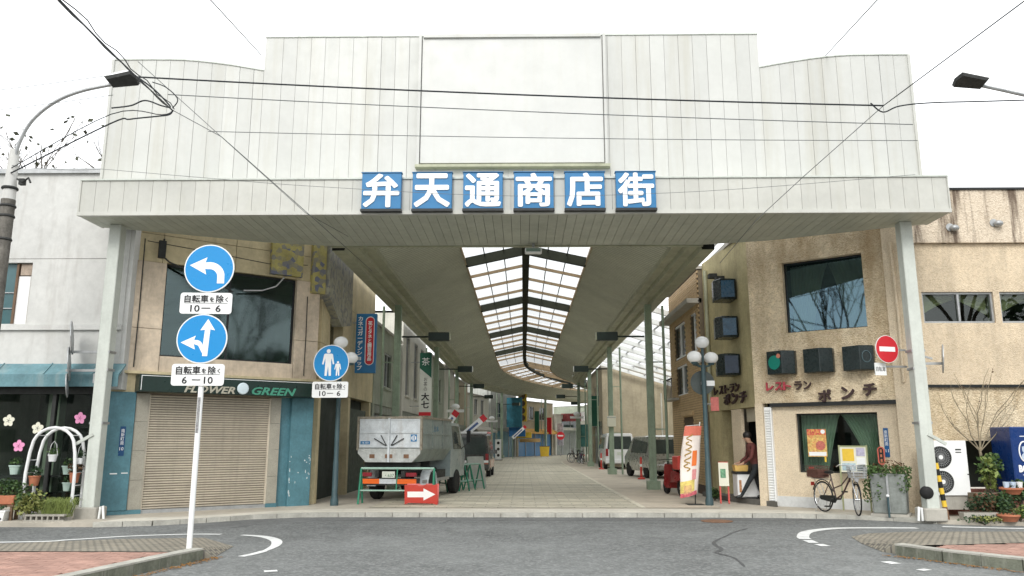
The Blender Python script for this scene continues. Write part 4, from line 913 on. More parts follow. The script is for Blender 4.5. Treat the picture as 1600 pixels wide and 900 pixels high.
# striped post guard, ball, planters, shrubs near right column
st = thing('striped_guard', 'yellow and black striped guard leaning on the right column base', 'guard', (8.45, 16.35, .08))
for k in range(10): obj(G().cyl((-.16 + k * .0135, 0, 1.22 - k * .122), (-.16 + (k + 1) * .0135, 0, 1.22 - (k + 1) * .122 + .002), .045, n=12), 'band', (yellow if k % 2 else black) if k < 8 else rust, st)
tag(obj(G().ell((0, 0, 0), .13, .12, .13, 18, 10), 'black_ball', rubber, None, (8.05, 16.32, .6), smooth=True), 'black round rubber guard on the right column', 'ball')
bush((9.15, 16.35, .1), 'dark reddish low shrub under the air conditioner', .34, .22, .3, 700, .06, (leaf_d, leaf_r, leaf_d))
bush((9.55, 16.3, .1), 'dark green shrub in front of the brick planter', .26, .22, .34, 600, .07, (leaf_d, leaf_m))
bush((9.62, 15.95, .08), 'bright green low plant by the terracotta bowl', .2, .16, .18, 450, .06, (leaf_m, MATS['grass_blade']))
bush((9.62, 16.8, .5), 'pale green tall leafy plant behind the brick planter', .3, .2, .5, 500, .1, (leaf_m, MATS['grass_blade']), droop=.5)
bush((8.95, 16.0, .02), 'low weeds along the kerb by the striped guard', .5, .12, .1, 500, .05, (leaf_d, leaf_y))
bush((10.02, 16.5, .3), 'leafy plant leaning against the vending machine', .16, .15, .35, 300, .09, (leaf_m, leaf_d))
bk = thing('brick_planter', 'low red brick planter wall beside the vending machine', 'planter', (9.75, 16.55, .08))
obj(G().box(-.55, .55, .02, .4, 0, .49), 'core', mort, bk); bme = mesh(G().box(-.098, .098, -.0, .05, -.03, .03), 'brick', M('planter_brick', (.40, .19, .14), .85, .25, 4, ov=.2))
for j in range(7):
    for k in range(6):
        x = -.5 + k * .206 + (.1 if j % 2 else 0)
        if x < .56: inst(bme, 'brick', bk, (x, -.02, .036 + j * .07), scale=(1 if x < .47 else .5, 1, 1))
cp = thing('concrete_trough', 'low concrete trough by the striped guard', 'planter', (9.0, 16.25, .08)); obj(G().loft([[(x * k_, y * k_, z) for x, y in ((-.35, -.1), (.35, -.1), (.35, .1), (-.35, .1))] for z, k_ in ((0, .94), (.15, 1))]), 'trough', conc, cp); obj(G().box(-.32, .32, -.07, .07, .15, .16), 'soil', bark, cp)
for loc, lab, r_, h in (((9.42, 15.98, .08), 'terracotta bowl planter left of the bright green plant', .19, .14), ((9.75, 16.35, .57), 'terracotta bowl with small pots on the brick planter', .2, .13)):
    t = thing('bowl_planter', lab, 'planter', loc); obj(G().lathe([(r_ * .7, 0), (r_, h * .7), (r_ * 1.08, h * .75), (r_ * 1.08, h), (r_ * .95, h), (r_ * .9, h * .8)], 18), 'bowl', terra, t, smooth=True); obj(G().leaves((0, 0, h * 1.05), r_ * .9, r_ * .9, .06, 90, .05, rg), 'foliage', leaf_d, t)
tr_ = thing('trough_planter', 'long terracotta trough on the ground in front of the vending machine', 'planter', (10.35, 16.0, .08)); obj(G().loft([[(x * k_, y * k_, z) for x, y in ((-.5, -.13), (.5, -.13), (.5, .13), (-.5, .13))] for z, k_ in ((0, .92), (.18, 1), (.181, 1.04), (.22, 1.04))]), 'trough', terra, tr_); obj(G().leaves((0, 0, .24), .45, .1, .06, 160, .05, rg), 'foliage', leaf_d, tr_)
for k, (x, m_) in enumerate(((9.62, M('pale_blue_pot', (.5, .6, .72), .5, .1)), (9.75, MATS['pale_blue_pot']), (9.88, wht))):
    tag(obj(G().lathe([(.045, 0), (.06, .11), (.063, .12), (.05, .12), (.045, .1)], 14), 'small_pot', m_, None, (x, 16.28, .69), smooth=True), ['left small pale blue pot in the terracotta bowl', 'middle small pale blue pot in the terracotta bowl', 'small white pot in the terracotta bowl'][k], 'pot', 'small pots in the bowl')
tag(obj(G().lathe([(.05, 0), (.06, .15), (.055, .15)], 14), 'white_cup', wht, None, (10.12, 16.55, .57)), 'white pot standing on the brick planter end', 'pot')
# bare shrub against the annex wall
sh = thing('bare_shrub', 'bare branching shrub trained against the annex wall', 'shrub', (9.65, 17.0, .5))
def branch(g, p, d, l, r_, lev, rg_, tips, spread=.6, kids=3):
    p = Vector(p); d = Vector(d).normalized(); q = p + d * l; mid = p + d * l * .5 + Vector((rg_.uniform(-1, 1), rg_.uniform(-1, 1), rg_.uniform(-.5, .5))) * l * .06
    g.tube([p, mid, q], [r_, r_ * .85, r_ * .66], 5 if r_ > .02 else 4)
    if lev == 0: tips.append(q); return
    for k in range(kids):
        a = Vector((rg_.uniform(-1, 1), rg_.uniform(-1, 1), rg_.uniform(-.4, .8))); branch(g, p.lerp(q, rg_.uniform(.55, 1)) if k else q, d + a * spread, l * rg_.uniform(.6, .85), r_ * .62, lev - 1, rg_, tips, spread, kids)
r2 = random.Random(5); g = G(); tips = []
g.tube([(0, 0, 0), (-.03, 0, .5), (-.06, .02, .95)], [.035, .03, .028], 7)
for d, l in (((-.5, .0, .5), .7), ((-.25, .02, .8), .7), ((.02, 0, 1), .75), ((.2, 0, .9), .8), ((.45, 0, .85), .9), ((.6, 0, .6), .8), ((.0, .02, .9), .6)): branch(g, (-.06, 0, .9), d, l, .014, 2, r2, tips, .32, 2)
obj(g, 'branches', twig, sh)
g = G()
for q in tips[::3]: g.leaves(q, .05, .03, .05, 3, .05, r2)
obj(g, 'withered_leaves', leaf_r, sh)

# ================================================================== shop rows along the covered street
def row(side, t0, t1, h, wallm, label, off=5.2, win=((.3, .45), (.6, .75)), wz=(3.9, 5.3), shutm=None, canopy=None, dep=5, door=True):
    p, f, r_ = path((t0 + t1) / 2); L_ = t1 - t0; head = math.degrees(math.atan2(f.x, f.y)); st_ = pt((t0 + t1) / 2, side * off, 0)
    t = thing('shop_house', label, 'building', st_, (90 - head) if side < 0 else (-90 - head), 'shop houses lining the arcade')
    k = 1 + (off / RAD if t0 > YB and side < 0 else 0); L_ *= k; x0, x1 = -L_ / 2, L_ / 2
    holes = [(x0 + L_ * a, x0 + L_ * b, wz[0], wz[1]) for a, b in win]
    g = G()
    for a, b, c, d in rects(x0, x1, 2.9, h, holes): g.box(a, b, 0, .25, c, d)
    obj(g, 'upper_wall', wallm, t)
    for a, b, c, d in holes:
        w_ = obj(G().box(a, b, .08, .14, c, d), 'window', M2('row_glass'), t)
        obj(G().box(a, b, .03, .079, c, c + .05).box(a, b, .03, .079, d - .05, d).box((a + b) / 2 - .03, (a + b) / 2 + .03, .03, .079, c + .051, d - .051), 'window_frame', galv, w_)
        obj(G().box(a - .05, b + .05, -.08, .02, c - .09, c - .004), 'sill', wallm, w_)
    obj(G().box(x0 - .02, x1 + .02, -.06, .3, h, h + .1), 'coping', conc, t)
    for x in (x0, x1 - .3): obj(G().box(x, x + .3, .0, .3, .08, 2.9), 'pillar', wallm, t)
    s_ = obj(G().box(x0 + .3, x1 - .3, .18, .24, .08, 2.6), 'shutter', shutm or M2('grey_shutter'), t)
    for i in range(1, 4): obj(G().box(x0 + L_ * i / 4 - .04, x0 + L_ * i / 4 + .04, .12, .18, .08, 2.6), 'shutter_post', galv, s_)
    obj(G().box(x0 + .3, x1 - .3, .05, .24, 2.6, 2.9), 'fascia', M2('dull_fascia'), t)
    if canopy: obj(G().prism([(0, 2.95), (-.9, 2.6), (-.9, 2.4), (-.86, 2.4), (-.86, 2.56), (0, 2.88)], x0 + .2, x1 - .2, 'x'), 'awning', canopy, t)
    obj(G().box(x0, x0 + .2, .31, dep, .08, h - .02).box(x1 - .2, x1, .31, dep, .08, h - .02).box(x0, x1, dep, dep + .2, .08, h - .02), 'rear_wall', wallm, t)
    obj(G().box(x0, x1, .31, dep, h - .12, h - .03), 'roof', conc, t)
    return t, x0, x1
def M2(n_):
    return MATS.get(n_) or {'row_glass': lambda: M('row_glass', (.05, .065, .06), .12, .3, 1.2), 'grey_shutter': lambda: M('grey_shutter', (.24, .26, .23), .5, .2, 2, streak=.3), 'dull_fascia': lambda: M('dull_fascia', (.22, .24, .2), .6, .3, 1.5)}[n_]()
gw = M('greenish_wall', (.30, .33, .26), .8, .2, 1, streak=.4); ww = M('pale_wall', (.58, .57, .50), .8, .15, 1, streak=.35); tw = M('tan_wall', (.44, .38, .27), .8, .2, 1, streak=.35); grw = M('grey_wall', (.36, .37, .34), .8, .2, 1, streak=.4)
row(-1, 27.4, 33.4, 5.7, gw, 'low grey green shop house behind the blue hanging sign', win=((.35, .6),), wz=(3.6, 4.9))
row(-1, 33.6, 41.6, 7.2, ww, 'pale shop house with pilasters behind the truck', off=5.15, win=((.12, .26), (.45, .6), (.75, .9)), wz=(3.6, 6.2))
row(-1, 41.8, 50, 6.2, gw, 'green grey shop house beside the white and green vertical sign', off=5.0)
row(-1, 50.2, 57.5, 6.4, ww, 'white shop house halfway down the left of the arcade', off=5.0, win=((.4, .6),))
row(-1, 58.2, 66, 6.3, tw, 'tan shop house with a recessed window before the bend', off=5.1, win=((.2, .5),), wz=(3.2, 5.4))
row(-1, 66.4, 73.5, 5.6, ww, 'cream shop house with a small canopy at the bend', canopy=conc)
row(-1, 74, 81, 7.5, grw, 'grey shop house with posters on the outside of the bend', win=((.2, .4), (.6, .8)), shutm=teal)
row(-1, 81.4, 90, 5.8, tw, 'shop with an orange awning at the end of the view', canopy=M('orange_awning', (.60, .34, .08), .7, .2), shutm=boxblue)
row(-1, 90.4, 97, 4.6, ww, 'low white shop beyond the orange awning', win=((.2, .8),), wz=(3.2, 4.2))
row(-1, 97.4, 106, 6, gw, 'green wall shop at the far end of the bend', win=((.3, .5),))
row(-1, 106.4, 116, 6, tw, 'tan shop house at the very end of the arcade', win=((.3, .5),))
row(1, 50.5, 58, 6.3, tw, 'tan building at the back of the parking yard', off=5.0, dep=6)
row(1, 58.4, 66, 6.4, gw, 'green grey shop house on the right past the yard', off=5.0)
row(1, 66.4, 76, 6.4, tw, 'tan shop house on the inner side of the bend', off=5.0)
row(1, 76.4, 88, 6.4, grw, 'grey shop house far along the inner side of the bend', off=5.0)
yw = thing('yard_wall', 'tall pale wall along the far side of the parking yard', 'wall', (9.8, 39, 0)); obj(G().box(-.1, .1, -10.5, 11, .08, 4.9), 'wall', ww, yw); obj(G().box(-.14, .14, -10.5, 11, 4.9, 5.0), 'coping', conc, yw)
for y in (-8, -3.5, 1, 5.5): obj(G().box(-.16, -.1, y, y + .3, .08, 4.88), 'pilaster', ww, yw)
yb = thing('yard_back_wall', 'tan rendered end wall closing the parking yard', 'wall', (7.5, 50.2, 0)); obj(G().box(-2.5, 2.3, 0, .2, .08, 6.2), 'wall', tw, yb); obj(G().box(-2.55, 2.35, -.05, .22, 6.2, 6.32), 'coping', conc, yb); obj(G().cyl((1.2, -.08, .1), (1.2, -.08, 4.6), .05, n=8), 'vent_pipe', ww, yb)
# yellow brick house
BH = thing('brick_house', 'yellow brick tiled house between restaurant and parking yard', 'building', (5.3, 25.9, 0))
def Bh(g, n, m, **k): return obj(g, n, m, BH, world=True, **k)
X = 5.3
hl = [(23.9, 24.75, 4.3, 5.55), (25.6, 27.4, 4.35, 5.5), (25.5, 27.3, 3.1, 4.1), (24.9, 26.4, .1, 2.4)]
g = G()
for a, b, c, d in rects(23.5, 28.3, .08, 6.75, hl): g.box(X + .02, X + .3, a, b, c, d)
Bh(g, 'wall_core', mort)
g = G(); z = .35; j = 0
while z < 6.7:
    y = 23.5 + (.12 if j % 2 else 0)
    while y < 28.3:
        y1 = min(y + .23, 28.3)
        if not any(h_[0] - .02 < (y + y1) / 2 < h_[1] + .02 and h_[2] < z + .03 < h_[3] for h_ in hl): o_ = rnd.uniform(0, .005); g.box(X - .005 - o_, X + .018, y, y1, z, z + .062)
        y += .24
    z += .075; j += 1
Bh(g, 'brick_courses', ytile, kind='stuff')
g = G(); z = .35
while z < 6.7: g.box(X - .004, 9.5, 28.3, 28.31, z, z + .062); z += .075
Bh(g, 'brick_courses', ytile, kind='stuff'); Bh(G().box(X + .3, 9.5, 28.1, 28.299, .08, 6.75), 'end_wall', mort)
Bh(G().box(X - .012, X + .02, 23.5, 24.88, .08, .345).box(X - .012, X + .02, 26.42, 28.3, .08, .345), 'dark_base', btile)
Bh(G().box(X - .35, X + .1, 23.5, 28.4, 5.72, 5.86), 'eaves_ledge', conc); Bh(G().box(X - .05, 9.5, 23.46, 28.35, 6.76, 6.85), 'coping', conc)
for a, b, c, d in hl[:3]:
    w_ = Bh(G().box(X + .08, X + .1, a, b, c, d), 'window', M2('row_glass')); Bh(G().box(X + .03, X + .079, a, b, c, c + .06).box(X + .03, X + .079, a, b, d - .06, d).box(X + .03, X + .079, (a + b) / 2 - .04, (a + b) / 2 + .04, c + .061, d - .061), 'window_frame', wht)
Bh(G().box(X + .9, X + 1, 24.8, 26.5, .08, 2.5), 'porch_door', M('porch_green', (.12, .15, .13), .5, .3, 2)); Bh(G().box(X - .06, X + .3, 24.8, 26.5, 2.41, 2.55), 'porch_lintel', ytile)
Bh(G().box(X - .3, X - .04, 26.8, 28.3, 2.98, 3.05), 'balcony_floor', conc)
for k in range(7): Bh(G().cyl((X - .28, 26.85 + k * .24, 3.05), (X - .28, 26.85 + k * .24, 3.7), .015, n=6), 'baluster', dark_metal)
Bh(G().bar((X - .28, 26.8, 3.7), (X - .28, 28.35, 3.7), .04), 'balcony_rail', dark_metal)
# ------------------------------------------------------------------ projecting signs in the street
def hsign(label, loc, w_, h, mat, name='hanging_sign', th=.16, border=None):
    t = thing(name, label, 'sign', loc); obj(G().box(-w_ / 2, w_ / 2, 0, th, 0, h), 'panel', mat, t, bevel=.01)
    obj(G().bar((-w_ / 2, th / 2, h * .85), (-w_ / 2 - .45, th / 2, h * .85), .04).bar((-w_ / 2, th / 2, h * .15), (-w_ / 2 - .45, th / 2, h * .15), .04), 'bracket', galv, t); return t
hb = hsign('blue hanging shop sign with a red oval on the left arcade wall', (-4.75, 23.6, 3.62), .62, 1.8, M('hanging_blue', (.02, .16, .36), .4, .1))
text('カネコガーデンショップ', 'lettering', wht_text, hb, (-.17, -.002, .9), 1.62, .15, vert=True, d=.004, bold=.03)
o_ = [(.12 + .13 * math.cos(a), (.82 + (.6 if math.sin(a) > 0 else -.6)) + .13 * math.sin(a) + .15) for a in [k * math.pi / 12 for k in range(24)]]
obj(G().prism(o_, -.006, -.001), 'red_oval', redsign, hb); obj(G().tube([(a, -.007, b) for a, b in o_], .012, 5, closed=True), 'oval_rim', wht, hb)
text('花とタネと園芸用品', 'lettering', wht_text, hb, (.12, -.008, .97), 1.2, .12, vert=True, d=.004, bold=.03)
gs = hsign('tall white and green vertical tea shop sign on the left arcade wall', (-4.45, 36, 2.75), .55, 2.85, M('sign_white', (.6, .62, .56), .5, .1))
obj(G().prism([(-.275, 2.85), (.275, 2.85), (.275, 1.7), (-.275, 2.15)], -.006, -.001), 'green_top', M('sign_green', (.01, .10, .06), .5, .1), gs); text('茶', 'lettering', wht_text, gs, (0, -.007, 2.45), .36, d=.004)
text('お茶の', 'lettering', blk_text, gs, (0, -.002, 1.42), .62, .17, vert=True, d=.004); text('大七', 'lettering', blk_text, gs, (0, -.002, .68), .68, .34, vert=True, d=.004, bold=.03); obj(G().box(-.275, .275, -.005, -.001, .0, .16), 'red_foot', redsign, gs)
for i, (loc, ang, l, lab) in enumerate((((-2.85, 36, 1.75), 40, 1.25, 'tilted white sign with a red tip above the small dark van'), ((-.95, 72, 1.9), 42, 1.35, 'tilted white sign with a red tip at the bend'), ((-3.35, 35.2, 2.3), 55, .5, 'short tilted red sign behind the truck cab'))):
    t = thing('tilted_sign', lab, 'sign', loc); g = G().box(0, l, -.05, .05, -.14, .14); o_ = obj(g, 'panel', wht, t, rot=(0, R(-ang), 0)); obj(G().box(l + .001, l + .25, -.052, .052, -.142, .142), 'red_tip', redsign, t, rot=(0, R(-ang), 0))
    obj(G().box(l * .12, l * .85, -.056, -.051, -.05, .05), 'print_line', M('sign_print', (.10, .16, .36), .6, .5, 10), t, rot=(0, R(-ang), 0)); obj(G().cyl((0, .1, -loc[2] + .08), (0, .1, .3), .035, n=8), 'post', green_m, t)
# far signs at the bend (outer side)
def far(t_, off, z, w_, h, mat, label, cat='sign', name='shop_sign', th=.1, extra=None):
    p, f, r_ = path(t_); head = math.degrees(math.atan2(f.x, f.y)); t = thing(name, label, cat, pt(t_, off, z), -head + 0); obj(G().box(-w_ / 2, w_ / 2, 0, th, 0, h), 'panel', mat, t)
    obj(G().box(-w_ / 2 - .35, -w_ / 2, .03, .08, h * .5, h * .5 + .06), 'bracket', galv, t)
    if extra: extra(t, w_, h)
    return t
def dots(t, w_, h):
    for k in range(4): obj(G().lathe([(w_ * .34, -.01), (w_ * .34, 0)], 14, ax='y'), 'dot', wood, t, (0, 0, h * (k + .5) / 4))
far(80, -4.2, 3.6, .9, 2.9, yellow, 'tall yellow vertical sign with four dark discs at the bend', extra=dots)
far(78, -4.3, 3.0, 1.6, 2.9, M('teal_poster', (.05, .22, .30), .5, .4, 2), 'teal blue poster panel at the bend')
far(78.5, -4.2, 2.1, 1.7, .9, M('blue_panel', (.04, .18, .42), .5, .3, 2), 'blue shop panel under the teal poster at the bend')
far(79.5, -4.0, 1.95, 1.9, .55, yellow, 'yellow shop fascia sign at the bend')
far(80.5, -3.6, 1.55, 2.2, .35, M('pale_orange_strip', (.6, .4, .18), .6, .3, 4), 'pale orange strip sign under the yellow fascia')
far(92, -4.2, 3.9, 2.6, .9, M('dull_red_sign', (.28, .06, .06), .6, .4, 3), 'dull red horizontal sign far down the arcade')
far(93, -3.6, 4.0, 1.2, 1.0, wht, 'white square sign beside the dull red sign')
t = thing('round_sign', 'red round sign at the far end of the street', 'sign', pt(84, -1.6, 0)); obj(G().cyl((0, 0, .08), (0, 0, 2.4), .03, n=8), 'post', galv, t); obj(G().lathe([(.42, -.02), (.42, .02)], 20, ax='y'), 'disc', redsign, t, (0, -.06, 2.2)); obj(G().box(-.28, .28, -.095, -.085, 2.13, 2.27), 'bar', wht, t)
t = thing('yellow_bin', 'yellow goods box outside the far shops', 'box', pt(83, -3.0, .09)); obj(G().loft([[(x * k_, y * k_, z) for x, y in ((-.5, -.3), (.5, -.3), (.5, .3), (-.5, .3))] for z, k_ in ((0, .85), (.9, 1), (1.0, 1.02))]), 'body', yellow, t); obj(G().box(-.52, .52, -.32, .32, 1.0, 1.06), 'lid', wood, t)
t = thing('standing_sign', 'slim white standing sign with black marks near the bend', 'sign', pt(66, -2.6, .09)); obj(G().box(-.25, .25, 0, .15, .05, 1.7), 'panel', wht, t); obj(G().box(-.35, .35, -.1, .25, 0, .05), 'foot', dark_metal, t)
for k in range(3): obj(G().lathe([(.12, -.01), (.12, 0)], 12, ax='y'), 'mark', blk_text, t, (0, 0, .4 + k * .5))
for i, (t_, s) in enumerate(((47, -1), (70, -1), (60, 1))):
    t = thing('loudspeaker', 'white horn loudspeaker pair on the %s' % ['left row behind the truck', 'left column by the bend', 'right column past the yard'][i], 'loudspeaker', pt(t_, s * 4.0, 3.3), 0, 'loudspeakers along the arcade')
    obj(G().box(-.5, .5, -.1, .1, 0, .16), 'shelf', wht, t); obj(G().ell((-.0, -.1, .32), .26, .22, .18), 'horn', wht, t, smooth=True); obj(G().cyl((0, .2, -3.2), (0, .2, .5), .06, n=8), 'post', green_m, t)

# ================================================================== road signs
def disc_sign(t, x, z, r_, yaw=0, y=0):
    s_ = obj(G().lathe([(r_, -.006), (r_, .012), (r_ * .9, .014)], 40, ax='y'), 'sign_disc', wht, t, (x, y, z), (0, 0, R(yaw))); obj(G().lathe([(r_ * .955, -.0085), (r_ * .955, -.0061)], 40, ax='y'), 'blue_face', signblue, s_); return s_
def plate(t, x, z, w_, h, line2, yaw=0, y=0):
    c_ = []
    for cx, cz, a0 in ((w_ / 2 - .04, h / 2 - .04, 0), (-w_ / 2 + .04, h / 2 - .04, 90), (-w_ / 2 + .04, -h / 2 + .04, 180), (w_ / 2 - .04, -h / 2 + .04, 270)): c_ += [(cx + .04 * math.cos(R(a0 + k * 22.5)), cz + .04 * math.sin(R(a0 + k * 22.5))) for k in range(5)]
    s_ = obj(G().prism(c_, -.006, .01), 'sign_plate', wht, t, (x, y, z), (0, 0, R(yaw)))
    u = w_ / .72
    text('自転車', 'lettering', blk_text, s_, (-.135 * u, -.0062, .065 * u), .105 * u, .33 * u, d=.002, bold=.018); text('を', 'lettering', blk_text, s_, (.08 * u, -.0062, .055 * u), .065 * u, d=.002, bold=.015)
    text('除', 'lettering', blk_text, s_, (.19 * u, -.0062, .065 * u), .105 * u, d=.002, bold=.018); text('く', 'lettering', blk_text, s_, (.285 * u, -.0062, .055 * u), .065 * u, d=.002, bold=.015)
    obj(G().box(-.3 * u, .3 * u, -.0082, -.0061, -.002, .005), 'rule', blk_text, s_); text(line2, 'lettering', blk_text, s_, (0, -.0062, -.075 * u), .095 * u, .42 * u, d=.002, bold=.012)
    return s_
def arrow_left(s_, sc):
    p = [(-.78, .12), (-.1, .46), (-.16, .24)]  # head upper
    arc_o = [(.02 + .62 * math.cos(a), -.36 + .62 * math.sin(a)) for a in [R(100 - k * 11) for k in range(10)]]
    arc_i = [(.02 + .33 * math.cos(a), -.36 + .33 * math.sin(a)) for a in [R(1 + k * 11) for k in range(10)]]
    pts = p + arc_o[:-1] + [(.64, -.62), (.35, -.62)] + arc_i + [(-.16, -.02), (-.1, -.26)]
    obj(G().add([(a * sc, -.0105, b * sc) for a, b in pts[::-1]] , [tuple(range(len(pts)))]), 'arrow', wht_text, s_)
def arrow_up_left(s_, sc):
    a = [(.20, .80), (.50, .34), (.31, .38), (.26, -.70), (.06, -.70), (.06, -.25), (.10, .38), (-.08, .34)]
    obj(G().add([(x * sc, -.0105, z * sc) for x, z in a], [(0, 1, 2, 7), (2, 3, 5, 6), (3, 4, 5)]), 'arrow', wht_text, s_)
    arc_o = [(-.2 + .27 * math.cos(q), -.36 + .30 * math.sin(q)) for q in [R(100 - k * 12) for k in range(8)]]
    b = [(-.82, -.16), (-.24, .12), (-.30, .02 - .06)] + arc_o + [(.062, -.6), (.0, -.5), (-.12, -.28), (-.3, -.22), (-.24, -.44)]
    obj(G().add([(x * sc, -.0100, z * sc) for x, z in b[::-1]], [tuple(range(len(b)))]), 'arrow', wht_text, s_)
rs = thing('road_sign_post', 'white post with two blue direction signs on the left island', 'road sign', (-4.62, 11.3, .1))
obj(G().cyl((0, 0, 0), (0, 0, 4.33), .038, n=16), 'post', wht, rs, smooth=True); obj(G().box(-.018, .018, -.042, -.037, 1.62, 2.12), 'post_sticker', M('faded_print', (.3, .3, .3), .7, .6, 30), rs)
s1 = disc_sign(rs, .01, 4.0, .36, 4, -.05); arrow_left(s1, .36); plate(rs, .0, 3.48, .74, .31, '10－ 6', 4, -.05)
s2 = disc_sign(rs, -.02, 2.96, .36, 4, -.05); arrow_up_left(s2, .36); plate(rs, -.04, 2.44, .74, .31, '6 －10', 4, -.05)
ps = thing('pedestrian_sign', 'blue pedestrian sign with adult and child beside the shutter shop', 'road sign', (-4.62, 18.9, 3.46))
s3 = disc_sign(ps, 0, 0, .44, -4); plate(ps, 0, -.64, .88, .38, '10－ 6', -4)
def figure(s_, cx, cz, h):
    def cap(p, q, r0, r1, y):
        p, q = Vector(p), Vector(q); d = (q - p).normalized(); n_ = Vector((-d.y, d.x)); pts = [p + n_ * r0, p - n_ * r0, q - n_ * r1, q + n_ * r1]
        obj(G().add([(cx + v.x * h, y, cz + v.y * h) for v in pts], [(0, 1, 2, 3)]), 'figure_limb', wht_text, s_)
    obj(G().lathe([(.075 * h, -.0125), (.075 * h, -.0095)], 16, ax='y'), 'figure_head', wht_text, s_, (cx, 0, cz + .9 * h))
    cap((0, .81), (0, .42), .13, .10, -.0118)
    for k, sx in enumerate((-1, 1)):
        cap((sx * .05, .46), (sx * .08, .0), .06, .04, -.0121 - k * .0003); cap((sx * .12, .79), (sx * .2, .42), .04, .028, -.0127 - k * .0003)
figure(s3, -.07, -.31, .66); figure(s3, .17, -.31, .36)
def lamppost(loc, label):
    t = thing('lamp_post', label, 'lamp post', loc, 0, 'globe lamp posts at the arcade entrance')
    obj(G().lathe([(.1, 0), (.1, .12), (.075, .2), (.07, 1.0), (.06, 1.05), (.055, 3.4)], 14), 'post', M2p, t, smooth=True)
    for k in range(4):
        a = k * math.pi / 2 + .5; x, y = .27 * math.cos(a), .27 * math.sin(a); z = 3.35
        if k < 3: obj(G().tube([(0, 0, z), (x * .6, y * .6, z + .03), (x, y, z + .08)], .025, 6), 'arm', M2p, t); gl = obj(G().ell((x, y, z + .24), .18, .18, .15, 18, 10), 'globe', globe_m, t, smooth=True); obj(G().lathe([(.07, 0), (.09, .05), (.06, .07)], 12, (x, y, z + .06)), 'globe_collar', M2p, gl)
    gl = obj(G().ell((0, 0, 3.35 + .62), .18, .18, .15, 18, 10), 'globe', globe_m, t, smooth=True); obj(G().cyl((0, 0, 3.35), (0, 0, 3.84), .035, n=8), 'globe_collar', M2p, gl)
M2p = M('post_teal', (.05, .09, .10), .45, .2, 4)
lamppost((4.5, 19.75, .08), 'four-globe lamp post in front of the yellow brick house'); lamppost((-4.58, 19.65, .08), 'four-globe lamp post behind the pedestrian sign')
t = thing('reversed_road_sign', 'dark back of a round road sign on the right lamp post', 'road sign', (4.5, 19.9, 3.05)); obj(G().lathe([(.3, -.01), (.3, .01)], 28, ax='y'), 'sign_back', M('dark_sign_back', (.06, .075, .07), .5, .2), t); obj(G().box(.1, .3, -.02, -.012, -.08, .05), 'white_label', wht, t); obj(G().box(-.05, .05, -.1, -.012, -.05, .02), 'clamp', galv, t)
t = thing('small_red_sign', 'small faded red sign under the round sign back', 'sign', (4.78, 19.9, 2.35)); obj(G().box(-.1, .1, -.01, .01, 0, .34), 'panel', M('faded_red_panel', (.5, .14, .12), .6, .3, 8), t); obj(G().bar((-.1, 0, .17), (-.28, -.1, .17), .03), 'bracket', galv, t)
ne = thing('no_entry_sign', 'red no entry sign on an arm from the right column', 'road sign', (8.1, 16.75, 3.45))
s4 = obj(G().lathe([(.29, -.006), (.29, .01)], 36, ax='y'), 'sign_disc', wht, ne, (-.48, -.22, .05), (0, 0, R(18))); obj(G().lathe([(.28, -.009), (.28, -.0061)], 36, ax='y'), 'red_face', redsign, s4); obj(G().box(-.2, .2, -.0115, -.0091, -.05, .05), 'white_bar', wht_text, s4)
obj(G().bar((0, 0, .05), (-.45, -.1, .05), .04).bar((0, 0, -.3), (-.62, -.1, -.3), .04), 'arm', galv, ne); s5 = obj(G().box(-.14, .14, -.01, .01, -.13, .13), 'sub_plate', wht, ne, (-.62, -.15, -.36), (0, 0, R(18))); text('自転車', 'lettering', blk_text, s5, (0, -.011, 0), .1, .24, d=.002)
eb = thing('edge_on_sign', 'grey sign seen edge-on at the right of the right column', 'road sign', (8.45, 16.6, 3.1)); obj(G().bar((-.2, 0, .1), (.3, -.05, .1), .05).bar((-.2, 0, .3), (.1, -.05, .2), .04), 'bracket', galv, eb); obj(G().lathe([(.3, -.01), (.3, .01)], 20, ax='x'), 'sign_back', galv, eb, (.32, -.05, .2), (0, R(4), R(-25)))
# ================================================================== truck
TR = thing('dump_truck', 'small silver high-sided dump truck parked on the left of the arcade', 'truck', (-3.45, 20.65, .08), -10)
obj(G().loft([[(-.64, y, 1.0), (.64, y, 1.0), (.86, y, 1.32), (.86, y, 2.12), (-.86, y, 2.12), (-.86, y, 1.32)] for y in (.04, 2.9)]), 'cargo_box', M('truck_side', (.30, .35, .33), .55, .25, 2.5, streak=.3, metal=.3), TR)
for s in (-1, 1): # two rear doors
    a, b = sorted((s * .012, s * .82)); d_ = obj(G().box(a, b, -.02, .03, 1.36, 2.1), 'rear_door', silver, TR, bevel=.006)
    obj(G().box(a + .02, b - .02, -.045, -.021, 1.73, 1.78).box(a + .02, b - .02, -.035, -.021, 1.37, 1.40).box(a + .02, b - .02, -.035, -.021, 2.06, 2.09), 'door_rib', silver, d_)
    obj(G().bar((s * .08, -.05, 1.42), (s * .4, -.05, 1.6), .022).bar((s * .06, -.05, 1.42), (s * .22, -.05, 1.68), .018), 'latch_bar', dark_metal, d_)
obj(G().prism([(-.62, 1.0), (.62, 1.0), (.84, 1.22), (.84, 1.345), (-.84, 1.345), (-.84, 1.22)], -.03, .03), 'tailgate', M('tailgate_grey', (.5, .52, .5), .6, .3, 5, streak=.4, sc_col=(.2, .12, .07)), TR)
obj(G().box(-.88, .88, -.035, .05, 2.1, 2.16).box(-.88, -.825, -.035, .05, 1.3, 2.099).box(.825, .88, -.035, .05, 1.3, 2.099).box(.84, .89, .051, 2.9, 2.1, 2.16).box(-.89, -.84, .051, 2.9, 2.1, 2.16), 'box_rim', rust if False else M('rusty_rim', (.30, .27, .21), .7, .4, 14, streak=.5, sdir=(9, 9, 9), sc_col=(.16, .08, .04)), TR)
